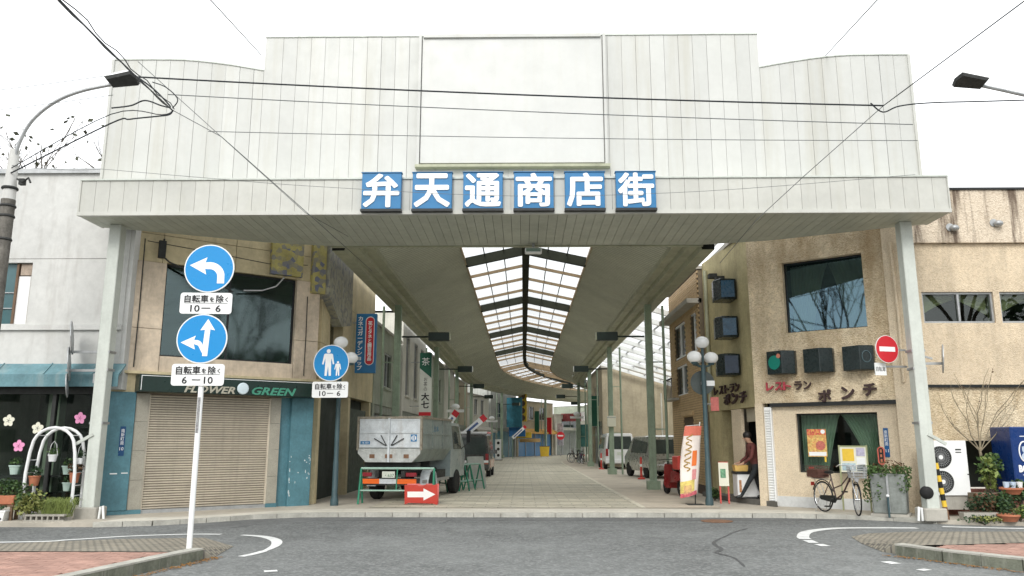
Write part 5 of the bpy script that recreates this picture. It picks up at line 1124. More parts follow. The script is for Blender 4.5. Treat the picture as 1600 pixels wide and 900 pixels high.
obj(G().bar((0, -.05, 1.0), (0, -.05, 2.12), .05), 'lock_bar', silver, TR)
for y in (.98, 1.95): obj(G().box(.861, .878, y - .02, y + .02, 1.33, 2.1), 'side_post', MATS['truck_side'], TR)
obj(G().box(.861, .873, .05, 2.9, 1.36, 1.4), 'side_rail', MATS['truck_side'], TR); text('土木', 'lettering', M('faded_blue_print', (.12, .28, .40), .6, .3, 10), TR, (.868, 1.3, 1.86), .16, .5, rot=(0, 0, R(90)), d=.003)
obj(G().box(.861, .885, .05, 2.9, 1.7, 1.74), 'side_rail', MATS['truck_side'], TR)
stk = obj(G().box(-.78, -.52, -.026, -.021, 1.45, 1.53), 'blue_sticker', boxblue, TR); text('土砂', 'lettering', wht_text, stk, (-.65, -.0265, 1.49), .055, .2, d=.001)
stk = obj(G().box(.58, .74, -.026, -.021, 1.52, 1.70), 'round_mark', boxblue, TR); obj(G().lathe([(.065, -.03), (.065, -.027)], 18, ax='y'), 'mark_disc', wht_text, stk, (.66, 0, 1.61)); obj(G().box(.63, .65, -.033, -.031, 1.56, 1.66).box(.67, .69, -.033, -.031, 1.56, 1.66), 'mark_bars', boxblue, stk)
for q in ((-.52, -.38), (-.1, .1), (.4, .54)): obj(G().box(q[0], q[1], -.036, -.031, 1.1, 1.2), 'tail_fitting', rust, TR)
obj(G().box(-.4, -.3, .1, 4.4, .62, .78).box(.3, .4, .1, 4.4, .62, .78).box(-.75, .75, .2, .3, .8, .99).box(-.6, .6, 1.6, 1.7, .8, .99), 'chassis', dark_metal, TR)
obj(G().box(-.8, .8, .02, .12, .42, .60), 'rear_bumper', dark_metal, TR); obj(G().box(-.76, -.25, .01, .019, .46, .58).box(.2, .74, .01, .019, .46, .58), 'reflector', orange, TR); obj(G().box(-.25, .2, .012, .019, .46, .58), 'bumper_plate', silver, TR)
npl = obj(G().box(-.17, .17, -.01, .0, .61, .77), 'number_plate', M('plate_white', (.62, .66, .58), .5, .1), TR); text('・637', 'lettering', M('plate_green', (.02, .12, .06), .5, 0), npl, (.03, -.0105, .67), .08, .24, d=.001)
for x in (-.6, .6): obj(G().box(x - .14, x + .14, -.005, .06, .64, .74), 'tail_lamp', M('tail_lamp_red', (.25, .02, .03), .3, .1), TR, bevel=.01)
for x in (-.72, .72):
    for y in (1.15, 3.75):
        wv = obj(G().lathe([(.2, -.11), (.33, -.11), (.36, -.07), (.36, .07), (.33, .11), (.2, .11)], 24, ax='x'), 'wheel', rubber, TR, (x, y, .36)); obj(G().lathe([(.05, -.09), (.19, -.06), (.2, .06), (.05, .09)], 18, ax='x'), 'rim', galv, wv)
    obj(G().prism([(1.15 + .45 * math.cos(a), .36 + .45 * math.sin(a)) for a in [math.pi * k / 8 for k in range(9)]] + [(1.15 + .41 * math.cos(a), .36 + .41 * math.sin(a)) for a in [math.pi * k / 8 for k in range(8, -1, -1)]], x - .12, x + .12, 'x'), 'mudguard', silver, TR)
cab = obj(G().loft([[(-.8, y, .5), (.8, y, .5), (.82, y, 1.25), (.74 , y, zt), (-.74, y, zt), (-.82, y, 1.25)] for y, zt in ((3.02, 2.0), (3.3, 2.08), (4.2, 2.06), (4.55, 1.7), (4.7, 1.2))]), 'cab', truckcab, TR, smooth=True)
obj(G().add([(.826, 3.3, 1.3), (.826, 4.25, 1.3), (.755, 4.15, 1.98), (.755, 3.3, 1.98)], [(0, 1, 2, 3)]).add([(.6, 3.005, 1.45), (.6, 3.005, 1.95), (-.6, 3.005, 1.95), (-.6, 3.005, 1.45)], [(0, 1, 2, 3)]), 'cab_window', M2('row_glass'), cab)
obj(G().tube([(.8, 4.3, 1.3), (1.0, 4.45, 1.5), (1.0, 4.45, 1.9)], .015, 6).box(.94, 1.06, 4.42, 4.47, 1.5, 1.85), 'mirror', black, cab)
obj(G().box(.45, .78, 1.75, 2.6, .45, .75), 'side_tank', dark_metal, TR); obj(G().bar((.8, .35, .5), (.8, 2.9, .5), .03, .08), 'side_guard', galv, TR)
# barricades and boards around the truck
def barricade(label, loc, rz, w_, h, m_=None):
    t = thing('barricade', label, 'barricade', loc, rz, 'green pipe barricades by the truck'); bgm = MATS['barricade_green']
    for s in (-1, 1):
        for d in (-1, 1): obj(G().cyl((s * w_ / 2, d * .22, 0), (s * w_ / 2, 0, h), .025, n=8), 'leg', bgm, t)
        obj(G().cyl((s * w_ / 2, -.14, h * .35), (s * w_ / 2, .14, h * .35), .018, n=8), 'spreader', bgm, t)
    obj(G().cyl((-w_ / 2, 0, h), (w_ / 2, 0, h), .028, n=8), 'top_rail', M2r, t); obj(G().cyl((-w_ / 2, -.12, h * .38), (w_ / 2, -.12, h * .38), .02, n=8), 'low_rail', M2r, t); obj(G().cyl((0, -.01, h), (0, -.12, h * .38), .016, n=8), 'brace', bgm, t); return t
M('barricade_green', (.03, .22, .13), .5, .2, 6); M2r = M('pale_green_rail', (.30, .46, .38), .5, .2, 6)
barricade('green pipe barricade across the back of the dump truck', (-3.15, 20.2, .08), -3, 1.85, .86)
for k, (x, y, r_) in enumerate(((-2.15, 25.0, 50), (-1.95, 25.6, 62), (-1.75, 26.2, 48))): barricade(['nearest of the green barricades stacked beside the truck cab', 'middle of the green barricades stacked beside the truck cab', 'farthest of the green barricades stacked beside the truck cab'][k], (x, y, .08), r_, .95, .8)
rb = thing('arrow_board', 'red folding board with a white arrow pointing right', 'sign board', (-2.5, 19.98, .08), 2)
for s in (-1, 1):
    pa = [(-.4, .02), (-.3, .06), (.3, .04), (.4, 0), (.4, .5), (.08, .5), (.06, .47), (-.06, .47), (-.08, .5), (-.4, .5)]
    o_ = obj(G().prism(pa, -.012, .012), 'board', red, rb, (0, s * .16 - .0, 0), (R(-s * 15), 0, 0))
    if s < 0: obj(G().add([(x, -.0125, z) for x, z in ((-.33, .2), (.06, .2), (.06, .12), (.35, .27), (.06, .42), (.06, .34), (-.33, .34))], [(0, 1, 5, 6), (2, 3, 4), (1, 2, 4, 5)]), 'arrow', wht_text, o_)
obj(G().add([(-.4, -.15, .03), (-.4, .15, .03), (-.4, .02, .5), (-.4, -.02, .5)], [(0, 1, 2, 3), (3, 2, 1, 0)]), 'side_flap', red, rb)
gb = thing('leaning_board', 'grey sheet board leaning beside the stacked barricades', 'board', (-1.5, 26.9, .08), 35); obj(G().box(-.32, .32, -.015, .015, 0, 1.05), 'sheet', M('dull_sheet', (.42, .44, .40), .7, .2), gb, rot=(R(-12), 0, 0)); obj(G().bar((-.3, .03, 0), (-.3, .45, .0), .03).bar((-.3, .03, .02), (-.3, .25, 1.0), .03), 'stay', MATS['barricade_green'], gb)
# ================================================================== vehicles
def vehicle(name, label, loc, rz, prof, W_, body, glassm, upper=None, lampm=None, cat='van'):
    """prof: stations (y, z_bottom, z_belt, z_top, taper)"""
    t = thing(name, label, cat, loc, rz)
    rings = []
    for y, zb, zm, zt, k in prof:
        w_ = W_ / 2 * k; rings.append([(-w_ * .94, y, zb), (w_ * .94, y, zb), (w_, y, zb + .2), (w_, y, zm), (w_ * .86, y, zt - .06), (w_ * .74, y, zt), (-w_ * .74, y, zt), (-w_ * .86, y, zt - .06), (-w_, y, zm), (-w_, y, zb + .2)])
    b_ = obj(G().loft(rings), 'body', body, t, smooth=True)
    y0, zb, zm, zt, k = prof[0]; w_ = W_ / 2 * k
    def yr(z): return prof[0][0] - .012
    obj(G().add([(-w_ * .86, yr(0), zm + .02), (w_ * .86, yr(0), zm + .02), (w_ * .76, yr(0), zt - .12), (-w_ * .76, yr(0), zt - .12)], [(0, 1, 2, 3)]), 'rear_window', glassm, b_)
    for s in (-1, 1):
        obj(G().box(*sorted((s * w_ * .98, s * w_ * .80)), y0 - .015, y0 + .02, zm - .35, zm + .05), 'tail_lamp', lampm or M2t, b_)
        obj(G().add([(s * (W_ / 2 + .004), prof[1][0] + .35, zm + .04), (s * (W_ / 2 + .004), prof[-3][0], zm + .04), (s * (W_ / 2 * .87), prof[-3][0] - .1, prof[1][3] - .13), (s * (W_ / 2 * .87), prof[1][0] + .35, prof[1][3] - .13)], [(0, 1, 2, 3)]), 'side_window', glassm, b_)
        for y in (prof[0][0] + .75, prof[-1][0] - .75):
            wv = obj(G().lathe([(.18, -.09), (.3, -.09), (.32, -.06), (.32, .06), (.3, .09), (.18, .09)], 20, ax='x'), 'wheel', rubber, t, (s * (W_ / 2 - .1), y, .32)); obj(G().lathe([(.04, -.07), (.18, -.05), (.18, .05), (.04, .07)], 14, ax='x'), 'rim', chrome, wv)
    obj(G().box(-W_ / 2 * .97, W_ / 2 * .97, y0 - .06, y0 + .02, zb + .02, zb + .24), 'bumper', body, b_, bevel=.02); obj(G().box(-.17, .17, y0 - .02, y0 - .013, zm - .3, zm - .14), 'number_plate', MATS['plate_white'], b_)
    obj(G().box(W_ / 2, W_ / 2 + .16, prof[-3][0] - .1, prof[-3][0] - .02, zm + .02, zm + .2), 'mirror', body, b_)
    return t
M2t = M('tail_red', (.30, .03, .03), .3, .1)
VAN = [(-2.25, .32, 1.08, 1.93, .96), (-2.1, .28, 1.1, 1.98, 1), (1.2, .28, 1.08, 1.98, 1), (1.9, .28, 1.05, 1.5, .97), (2.25, .32, .95, 1.08, .9)]
vehicle('parked_van', 'white van parked in the yard behind the second right column', (5.4, 47.2, .08), 0, VAN, 1.7, carwhite, M2('row_glass'))
vehicle('parked_minivan', 'silver minivan parked behind the first right arcade column', (5.75, 35.5, .08), 12, [(-1.8, .34, 1.0, 1.72, .95), (-1.6, .28, 1.02, 1.78, 1), (.7, .28, 1.0, 1.76, 1), (1.3, .28, .96, 1.3, .97), (1.85, .34, .85, .95, .88)], 1.62, carsilver, M2('row_glass'))
vo = vehicle('parked_van', 'small dark van with orange and white bands beyond the truck', (-2.15, 36.5, .08), -2, [(-1.6, .32, .95, 1.82, .95), (-1.5, .28, .97, 1.86, 1), (.9, .28, .95, 1.86, 1), (1.3, .28, .9, 1.4, .97), (1.6, .32, .85, .95, .9)], 1.5, M('car_dark', (.05, .05, .045), .3, .1, coat=.8), M2('row_glass'))
obj(G().box(-.69, .69, -1.632, -1.612, .4, .6).box(.7505, .76, -1.3, 1.2, .4, .75), 'orange_band', carorange, vo)
obj(G().box(-.7, .7, -1.64, -1.62, .62, .72), 'white_stripe', carwhite, vo); obj(G().box(-.62, .62, -1.5, 1.0, 1.865, 1.95), 'roof_rack', carwhite, vo)
# ================================================================== two wheelers
def bicycle(label, loc, rz, steer=0, col=None, baskets=True, group=None):
    t = thing('bicycle', label, 'bicycle', loc, rz, group); fm = col or M2b
    def wheel(par, x):
        w_ = obj(G().tube([(x + .315 * math.cos(a), 0, .33 + .315 * math.sin(a)) for a in [k * math.pi / 18 for k in range(36)]], .016, 6, closed=True), 'wheel', rubber, par); g = G().tube([(x + .295 * math.cos(a), 0, .33 + .295 * math.sin(a)) for a in [k * math.pi / 14 for k in range(28)]], .008, 5, closed=True)
        for k in range(18): a = k * math.pi / 9; g.cyl((x, .02 if k % 2 else -.02, .33), (x + .295 * math.cos(a), 0, .33 + .295 * math.sin(a)), .0022, n=4)
        g.cyl((x, -.05, .33), (x, .05, .33), .022, n=10); obj(g, 'spokes', chrome, w_)
        obj(G().tube([(x + .36 * math.cos(a), 0, .33 + .36 * math.sin(a)) for a in [R(20 + k * 14) for k in range(11)]], [.012] * 11, 6), 'mudguard', black, w_)
    wheel(t, 0); fk = bpy.data.objects.new('front_fork', mesh(G().tube([(.0, 0, .33), (-.05, .05, .6), (-.1, .05, .75)], .012, 6).tube([(.0, 0, .33), (-.05, -.05, .6), (-.1, -.05, .75)], .012, 6).cyl((-.1, 0, .72), (-.18, 0, 1.0), .016, n=8).tube([(-.34, .29, .99), (-.22, .26, 1.03), (-.16, .1, 1.02), (-.16, -.1, 1.02), (-.22, -.26, 1.03), (-.34, -.29, .99)], .012, 6), 'front_fork', chrome)); COL.objects.link(fk); fk.parent = t; fk.location = (1.08, 0, 0); fk.rotation_euler = (0, 0, R(steer)); wheel(fk, 0)
    obj(G().tube([(0, 0, .33), (.42, 0, .30)], .012, 6).cyl((.42, 0, .30), (.28, 0, .82), .016, n=8).tube([(.42, 0, .30), (.65, 0, .42), (.88, 0, .72)], .018, 8).tube([(.36, 0, .52), (.62, 0, .60), (.92, 0, .84)], .014, 8).tube([(0, 0, .33), (.3, 0, .72)], .01, 6).cyl((.88, 0, .68), (.93, 0, .92), .02, n=8), 'frame', fm, t)
    obj(G().prism([(.0, .27), (.45, .22), (.52, .30), (.45, .38), (.0, .36), (-.04, .31)], -.075, -.045), 'chain_case', black, t); obj(G().cyl((.42, -.12, .30), (.42, .12, .30), .02, n=8).bar((.42, -.12, .30), (.34, -.12, .15), .02).bar((.42, .12, .30), (.5, .12, .45), .02).box(.27, .39, -.2, -.12, .13, .16).box(.45, .56, .12, .2, .44, .47), 'crank', dark_metal, t)
    obj(G().ell((.25, 0, .86), .14, .09, .04), 'saddle', black, t, smooth=True); obj(G().box(-.3, .2, -.07, .07, .7, .715).bar((-.2, .06, .7), (0, .06, .34), .01).bar((-.2, -.06, .7), (0, -.06, .34), .01), 'rack', chrome, t); obj(G().box(-.36, -.33, -.04, .04, .55, .63), 'rear_reflector', red, t)
    obj(G().tube([(0, .1, .33), (-.12, .14, .0), (-.12, -.14, .0), (0, -.1, .33)], .01, 6), 'stand', chrome, t)
    if baskets:
        def basket(nm, x0, x1, hy, z0, z1, m_, par):
            g = G()
            for k in range(8):
                for s in (-1, 1): xx = x0 + (x1 - x0) * k / 7; g.bar((xx * .94 + (x0 + x1) * .03, s * hy * .85, z0), (xx, s * hy, z1), .006)
                for xe in (x0, x1): yy = -hy + 2 * hy * k / 7; g.bar((xe * .94 + (x0 + x1) * .03, yy * .85, z0), (xe, yy, z1), .006)
            for j in range(5):
                z = z0 + (z1 - z0) * j / 4; e = .85 + .15 * j / 4; g.bar((x0, -hy * e, z), (x1, -hy * e, z), .008); g.bar((x0, hy * e, z), (x1, hy * e, z), .008); g.bar((x0, -hy * e, z), (x0, hy * e, z), .008); g.bar((x1, -hy * e, z), (x1, hy * e, z), .008)
            g.box(x0 + .02, x1 - .02, -hy * .84, hy * .84, z0, z0 + .006); return obj(g, nm, m_, par)
        b_ = basket('rear_basket', -.34, .06, .17, .73, .98, M('wicker_brown', (.13, .06, .045), .8, .3, 20), t); obj(G().box(-.325, .045, -.145, .145, .745, .9), 'basket_lining', MATS['wicker_brown'], b_); obj(G().box(-.352, -.343, -.06, .06, .9, .95), 'red_tag', red, b_)
        basket('front_basket', .0, .3, .17, .78, 1.0, galv, fk); obj(G().cyl((.0, 0, .74), (.08, 0, .74), .035, .045, 10), 'headlamp', chrome, fk)
    return t
M2b = M('bicycle_brown', (.06, .03, .025), .35, .1, coat=.5)
bicycle('brown city bicycle with front and rear baskets outside the restaurant', (6.62, 18.02, .085), -73, -26)
for k, (x, y) in enumerate(((4.15, 56), (4.0, 57.5), (4.2, 59))): bicycle('%s of the three bicycles parked far down the right side' % ['nearest', 'middle', 'farthest'][k], (x, y, .085), 100 + k * 15, 10, M('far_bike_%s' % 'abc'[k], [(.05, .05, .12), (.04, .05, .05), (.1, .03, .03)][k], .4, .1), False, 'bicycles far down the arcade')
mo = thing('delivery_scooter', 'red delivery scooter with a red box behind the banner', 'scooter', (4.45, 22.9, .085), 100)
for x in (0, 1.15):
    wv = obj(G().lathe([(.13, -.045), (.2, -.05), (.225, 0), (.2, .05), (.13, .045)], 20, ax='y'), 'wheel', rubber, mo, (x, 0, .225)); obj(G().lathe([(.02, -.05), (.12, -.03), (.12, .03), (.02, .05)], 12, ax='y'), 'rim', galv, wv)
obj(G().loft([[(x, -w_, z0), (x, w_, z0), (x, w_ * .8, z1), (x, -w_ * .8, z1)] for x, w_, z0, z1 in ((-.1, .1, .45, .62), (.1, .15, .38, .7), (.5, .14, .36, .68), (.55, .14, .2, .3), (.9, .14, .2, .3), (.98, .16, .3, .85), (1.06, .1, .4, .88))]), 'body', M('scooter_dark_red', (.22, .02, .02), .35, .1, coat=.5), mo, smooth=True); obj(G().ell((.25, 0, .74), .28, .13, .06), 'saddle', black, mo, smooth=True)
obj(G().box(-.38, .08, -.22, .22, .74, 1.12), 'carrier_box', red, mo, bevel=.03); obj(G().cyl((1.12, 0, .25), (1.0, 0, .95), .025, n=8).tube([(.92, .3, .98), (1.0, .1, 1.0), (1.0, -.1, 1.0), (.92, -.3, .98)], .014, 6), 'handlebar', dark_metal, mo); obj(G().cyl((-.2, -.14, .25), (.2, -.14, .28), .045, n=10), 'exhaust', chrome, mo); obj(G().lathe([(.06, 0), (.09, .05)], 14, (1.08, 0, .82), 'x'), 'headlamp', wht, mo)
# ================================================================== banner, planter, entrance clutter
bn = thing('banner_flag', 'tall white red and yellow banner flag on a leaning pole', 'banner', (4.2, 19.95, .08))
obj(G().cyl((0, 0, 0), (.03, 0, .55), .014, n=8), 'lower_pole', black, bn); obj(G().cyl((.03, 0, .55), (.2, 0, 2.0), .013, n=8), 'pole', wht, bn); obj(G().bar((.2, 0, 1.93), (-.16, 0, 1.9), .012), 'top_rod', wht, bn); obj(G().box(-.2, .2, -.2, .2, 0, .02), 'foot_plate', dark_metal, bn)
def cl(u, v): # u 0 left..1 pole, v 0 bottom..1 top
    xp = .03 + .17 * ((v * 1.55 + .28) / 1.9); wd = .38 + .06 * (1 - v) - .0; bow = -.07 * math.sin(v * 2.6)
    return Vector((xp + .02 - wd * (1 - u) + bow * (1 - u) + .02 * v, -.02 - .12 * math.sin(u * 3.1) * (1 - v * .6) - .03 * math.sin(v * 9 + u * 4), .28 + v * 1.62 - (1 - u) * .12 * (1 - v)))
def patch(u0, u1, v0, v1, o_, n_=10, m_=24):
    vs = [cl(u0 + (u1 - u0) * i / n_, v0 + (v1 - v0) * j / m_) + Vector((0, -o_, 0)) for j in range(m_ + 1) for i in range(n_ + 1)]
    return G().add(vs, [(j * (n_ + 1) + i, j * (n_ + 1) + i + 1, (j + 1) * (n_ + 1) + i + 1, (j + 1) * (n_ + 1) + i) for j in range(m_) for i in range(n_)])
fc = obj(patch(0, 1, 0, 1, 0), 'cloth', M('banner_white', (.80, .72, .66), .8, .08, 2), bn, smooth=True); fc.modifiers.new('solid', 'SOLIDIFY').thickness = .004
for q, m_, nm in (((0, 1, .86, 1), M('banner_red', (.68, .18, .12), .8, .2, 6), 'red_top'), ((.55, .8, .42, .64), M('banner_orange', (.75, .18, .04), .8, .1, 3), 'orange_block'), ((.6, .82, .22, .37), M('banner_rose', (.72, .30, .30), .8, .2, 9), 'rose_block'), ((0, .75, .06, .22), M('banner_yellow', (.75, .60, .18), .8, .3, 9), 'yellow_patch'), ((0, .9, .0, .055), M('banner_magenta', (.65, .15, .18), .8, .5, 12), 'red_foot'), ((.15, .6, .04, .16), M('banner_dish', (.62, .30, .20), .8, .5, 14), 'dish_patch')): obj(patch(*q, .006 + .001 * len(nm) * .2), nm, m_, bn, smooth=True)
g = G()
for k in range(5):
    v0 = .36 + k * .105; pts = []
    for i in range(12): a = i / 11; pts.append(cl(.18 + .3 * (.5 + .5 * math.sin(a * 6.5 + k * 2)), v0 + .1 * a) + Vector((0, -.012, 0)))
    g.tube(pts, .013, 5)
obj(g, 'gold_brushwork', M('banner_gold', (.45, .28, .05), .6, .3, 20), bn)
pl = thing('planter_box', 'tall grey metal planter with trailing green plants', 'planter', (7.68, 17.12, .08), -30)
obj(G().loft([[(x * k_, y * k_, z) for x, y in ((-.33, -.3), (.33, -.3), (.33, .3), (-.33, .3))] for z, k_ in ((.06, .95), (.86, 1.03))]), 'box', M('planter_grey', (.25, .27, .25), .6, .3, 2.5, streak=.35), pl, bevel=.02); obj(G().box(-.36, .36, -.33, .33, 0, .06), 'base', conc, pl); obj(G().box(-.02, .02, -.345, -.33, .1, .84), 'seam', galv, pl)
g = G()
for k in range(9): a = k * .7; g.leaves((.3 * math.cos(a), .26 * math.sin(a) - .1, .92), .2, .16, .12, 60, .06, rg)
for k in range(9): x = rg.uniform(-.42, -.2) if k < 6 else rg.uniform(.2, .38); g.leaves((x, -.3 + rg.uniform(-.04, .2), .8 - k % 6 * .07), .12, .09, .22, 70, .055, rg, .5)
obj(g, 'foliage', leaf_m, pl, kind='stuff'); obj(G().leaves((.05, -.05, 1.02), .35, .3, .12, 160, .055, rg), 'dry_foliage', leaf_r, pl, kind='stuff')
t = thing('low_post', 'short green post standing in front of the planter', 'post', (7.45, 16.72, .08)); obj(G().cyl((0, 0, 0), (0, 0, .42), .022, n=10), 'tube', M2p, t); obj(G().ell((0, 0, .43), .035, .035, .03), 'cap', wht, t)
t = thing('neon_sign', 'small red outlined vertical neon sign above the planter', 'sign', rw(-.5, -.08, 1.12), -36); obj(G().tube([(.065 * math.cos(a), 0, (.12 if math.sin(a) >= 0 else -.12) + .17 + .065 * math.sin(a)) for a in [k * math.pi / 8 for k in range(16)]], .014, 6, closed=True), 'outline', M('neon_red', (.62, .14, .10), .4, .1), t); obj(G().box(-.05, .05, .0, .012, -.02, .36), 'panel', black, t); obj(G().box(-.02, .02, -.006, -.001, .03, .1).box(-.02, .02, -.006, -.001, .14, .2).box(-.02, .02, -.006, -.001, .24, .31), 'marks', terra, t)
fz = thing('white_chest', 'white chest cabinet in the restaurant entrance behind the person', 'cabinet', (5.72, 20.62, .2)); obj(G().box(-.34, .3, -.2, .25, .03, .60), 'chest', wht, fz, bevel=.02); obj(G().box(-.36, .32, -.22, .27, .60, .66), 'lid', black, fz); obj(G().box(-.3, .28, -.16, .2, 0, .029), 'base', dark_metal, fz); obj(G().box(-.30, -.24, -.206, -.201, .15, .45), 'print', M('orange_print', (.5, .25, .12), .6, .6, 20), fz)
tag(obj(G().loft([[(x * k_, y * k_, z) for x, y in ((-.17, -.13), (.17, -.13), (.17, .13), (-.17, .13))] for z, k_ in ((0, .9), (.14, 1), (.15, 1.04))]), 'yellow_tray', ylw_card, None, (5.5, 20.55, .866)), 'yellow tray resting on the white chest in the entrance', 'tray')
ab = thing('menu_board', 'slim white menu board on red legs at the restaurant entrance', 'sign board', (5.05, 20.45, .085), -12)
for s in (-1, 1): obj(G().bar((s * .1, -.12 * 1, 0), (s * .1, .04, 1.0), .035), 'leg', red, ab); obj(G().bar((s * .1, .24, 0), (s * .1, .06, .98), .03), 'leg', red, ab)
obj(G().box(-.12, .12, -.02, 0, 0, .58), 'sheet', cream, ab, (0, -.08, .42), (R(-9), 0, 0)); obj(G().box(-.08, .05, -.026, -.021, .2, .42), 'green_print', M('menu_green', (.15, .35, .2), .6, .6, 20), ab, (0, -.08, .42), (R(-9), 0, 0)); obj(G().bar((-.12, .045, 1.0), (.12, .045, 1.0), .03), 'top_rail', red, ab)
bush((5.0, 21.3, .085), 'small green plant beside the menu board', .2, .2, .2, 300, .07, (leaf_m, leaf_d))
for k, (x, y, lab) in enumerate(((4.35, 45, 'red cone marker hanging by the second right column'), (4.85, 33.3, 'red marker post beside the silver minivan'))):
    t = thing('marker_post', lab, 'marker', (x, y, .085)); obj(G().lathe([(.16, 0), (.15, .05), (.05, .08), (.045, .85), (.02, .9)], 14), 'post', red, t, smooth=True); obj(G().lathe([(.048, .5), (.05, .51), (.05, .6), (.047, .61)], 14), 'white_band', wht, t)
# ================================================================== person in the doorway
def skinned(nodes, edges_, root, sub=2):
    me = bpy.data.meshes.new('person'); me.from_pydata([n_[0] for n_ in nodes], edges_, []); o_ = bpy.data.objects.new('tmp', me); COL.objects.link(o_)
    sk = o_.modifiers.new('skin', 'SKIN'); sd_ = me.skin_vertices[0].data
    for i, n_ in enumerate(nodes): r_ = n_[1]; sd_[i].radius = r_ if isinstance(r_, tuple) else (r_, r_); sd_[i].use_root = i == root
    sk.use_smooth_shade = True; ss = o_.modifiers.new('sub', 'SUBSURF'); ss.levels = sub; ss.render_levels = sub
    dg = bpy.context.evaluated_depsgraph_get(); out = bpy.data.meshes.new_from_object(o_.evaluated_get(dg)); bpy.data.objects.remove(o_); return out
B_ = Vector((5.80, 20.22, .2))
nd = [((0, 0, .80), (.13, .15)), ((-.02, 0, 1.0), (.12, .14)), ((-.06, 0, 1.2), (.13, .16)), ((-.10, 0, 1.32), (.09, .10)), ((-.13, 0, 1.38), .06), ((-.17, 0, 1.46), (.09, .08)), ((-.19, 0, 1.56), (.09, .085)),
      ((-.0, -.1, .76), .095), ((-.22, -.1, .42), .062), ((-.42, -.1, .08), .042), ((-.56, -.1, .045), .04),
      ((.02, .1, .76), .095), ((.05, .11, .42), .062), ((.16, .12, .08), .042), ((.03, .13, .045), .04),
      ((-.09, -.2, 1.27), .06), ((-.16, -.24, 1.02), .045), ((-.34, -.12, .86), .033), ((-.40, -.08, .84), (.022, .035)),
      ((-.09, .2, 1.27), .06), ((-.14, .25, 1.02), .045), ((-.34, .22, .88), .033), ((-.40, .2, .86), (.022, .035))]
ed2 = [(0, 1), (1, 2), (2, 3), (3, 4), (4, 5), (5, 6), (0, 7), (7, 8), (8, 9), (9, 10), (0, 11), (11, 12), (12, 13), (13, 14), (3, 15), (15, 16), (16, 17), (17, 18), (3, 19), (19, 20), (20, 21), (21, 22)]
for h_, yy in ((18, -.08), (22, .2)):
    b0 = nd[h_][0]
    for k in range(4):
        i_ = len(nd); y_ = yy + (k - 1.5) * .018; l = (.05, .058, .055, .045)[k]
        nd += [((b0[0] - .04, y_, b0[2]), .009), ((b0[0] - .04 - l * .6, y_, b0[2] - .012), .008), ((b0[0] - .04 - l * .9, y_, b0[2] - .035), .007)]; ed2 += [(h_, i_), (i_, i_ + 1), (i_ + 1, i_ + 2)]
    i_ = len(nd); nd += [((b0[0] - .01, yy + .045, b0[2] - .005), .01), ((b0[0] - .045, yy + .06, b0[2] - .015), .008)]; ed2 += [(h_, i_), (i_, i_ + 1)]
pm = skinned([(tuple(B_ + Vector(n_[0])), n_[1]) for n_ in nd], ed2, 0)
pm.materials.clear()
for m_ in (jacket, trouser, skin, black): pm.materials.append(m_)
for p in pm.polygons:
    c_ = Vector(p.center) - B_
    p.material_index = 2 if (c_.z > 1.37 or (c_.x < -.33 and .75 < c_.z < .95)) else (0 if c_.z > .84 else (3 if c_.z < .1 else 1)); p.use_smooth = True
pe = tag(obj(pm, 'person', None), 'person in a maroon jacket and dark trousers stepping in the restaurant doorway', 'person')
obj(G().ell((B_.x - .165, B_.y, B_.z + 1.555), .112, .10, .105, 16, 10), 'hair', hairm, pe, smooth=True)
obj(G().ell((B_.x - .265, B_.y - .035, B_.z + 1.505), .008, .012, .008).ell((B_.x - .265, B_.y + .035, B_.z + 1.505), .008, .012, .008), 'eyes', black, pe); obj(G().ell((B_.x - .272, B_.y, B_.z + 1.475), .022, .014, .022), 'nose', skin, pe); obj(G().ell((B_.x - .255, B_.y, B_.z + 1.435), .012, .026, .006), 'mouth', M('lip', (.3, .12, .1), .5, 0), pe)
# ================================================================== overhead wires
def sag(a, b, s_, n_=16): return [Vector(a).lerp(Vector(b), i / n_) - Vector((0, 0, 4 * s_ * (i / n_) * (1 - i / n_))) for i in range(n_ + 1)]
def wire(label, pts, r_, mat, cat='wire'):
    return tag(obj(G().tube(pts, r_, 5), 'overhead_wire', mat), label, cat, 'overhead wires crossing the entrance')
J = (-6.19, 13, 7.36); K = (6.32, 13, 7.37)
wire('thick black cable running across the front of the canopy', sag((-6.88, 13, 8.0), K, .06), .015, wirem)
wire('thin wire just below the thick black cable', sag((-6.3, 13, 7.66), (6.9, 13.2, 7.1), .05), .009, wireg)
wire('thin wire crossing the lower part of the sign board', sag((-5.53, 13, 6.96), (6.9, 13.1, 6.76), .04), .007, wireg)
g = G()
for k in range(4):
    o_ = [(0, 0, 0), (.03, 0, .03), (-.03, .01, .02), (.01, 0, -.03)][k]
    pts = [Vector(p) + Vector(o_) * (1 + .6 * math.sin(i * 1.7 + k)) for i, p in enumerate(sag((-4.55, 5.5, 5.95), J, .05, 20))]; g.tube(pts, .008, 5)
tag(obj(g, 'cable_bundle', wirem), 'thick twisted black cable bundle coming in at the upper left', 'cable')
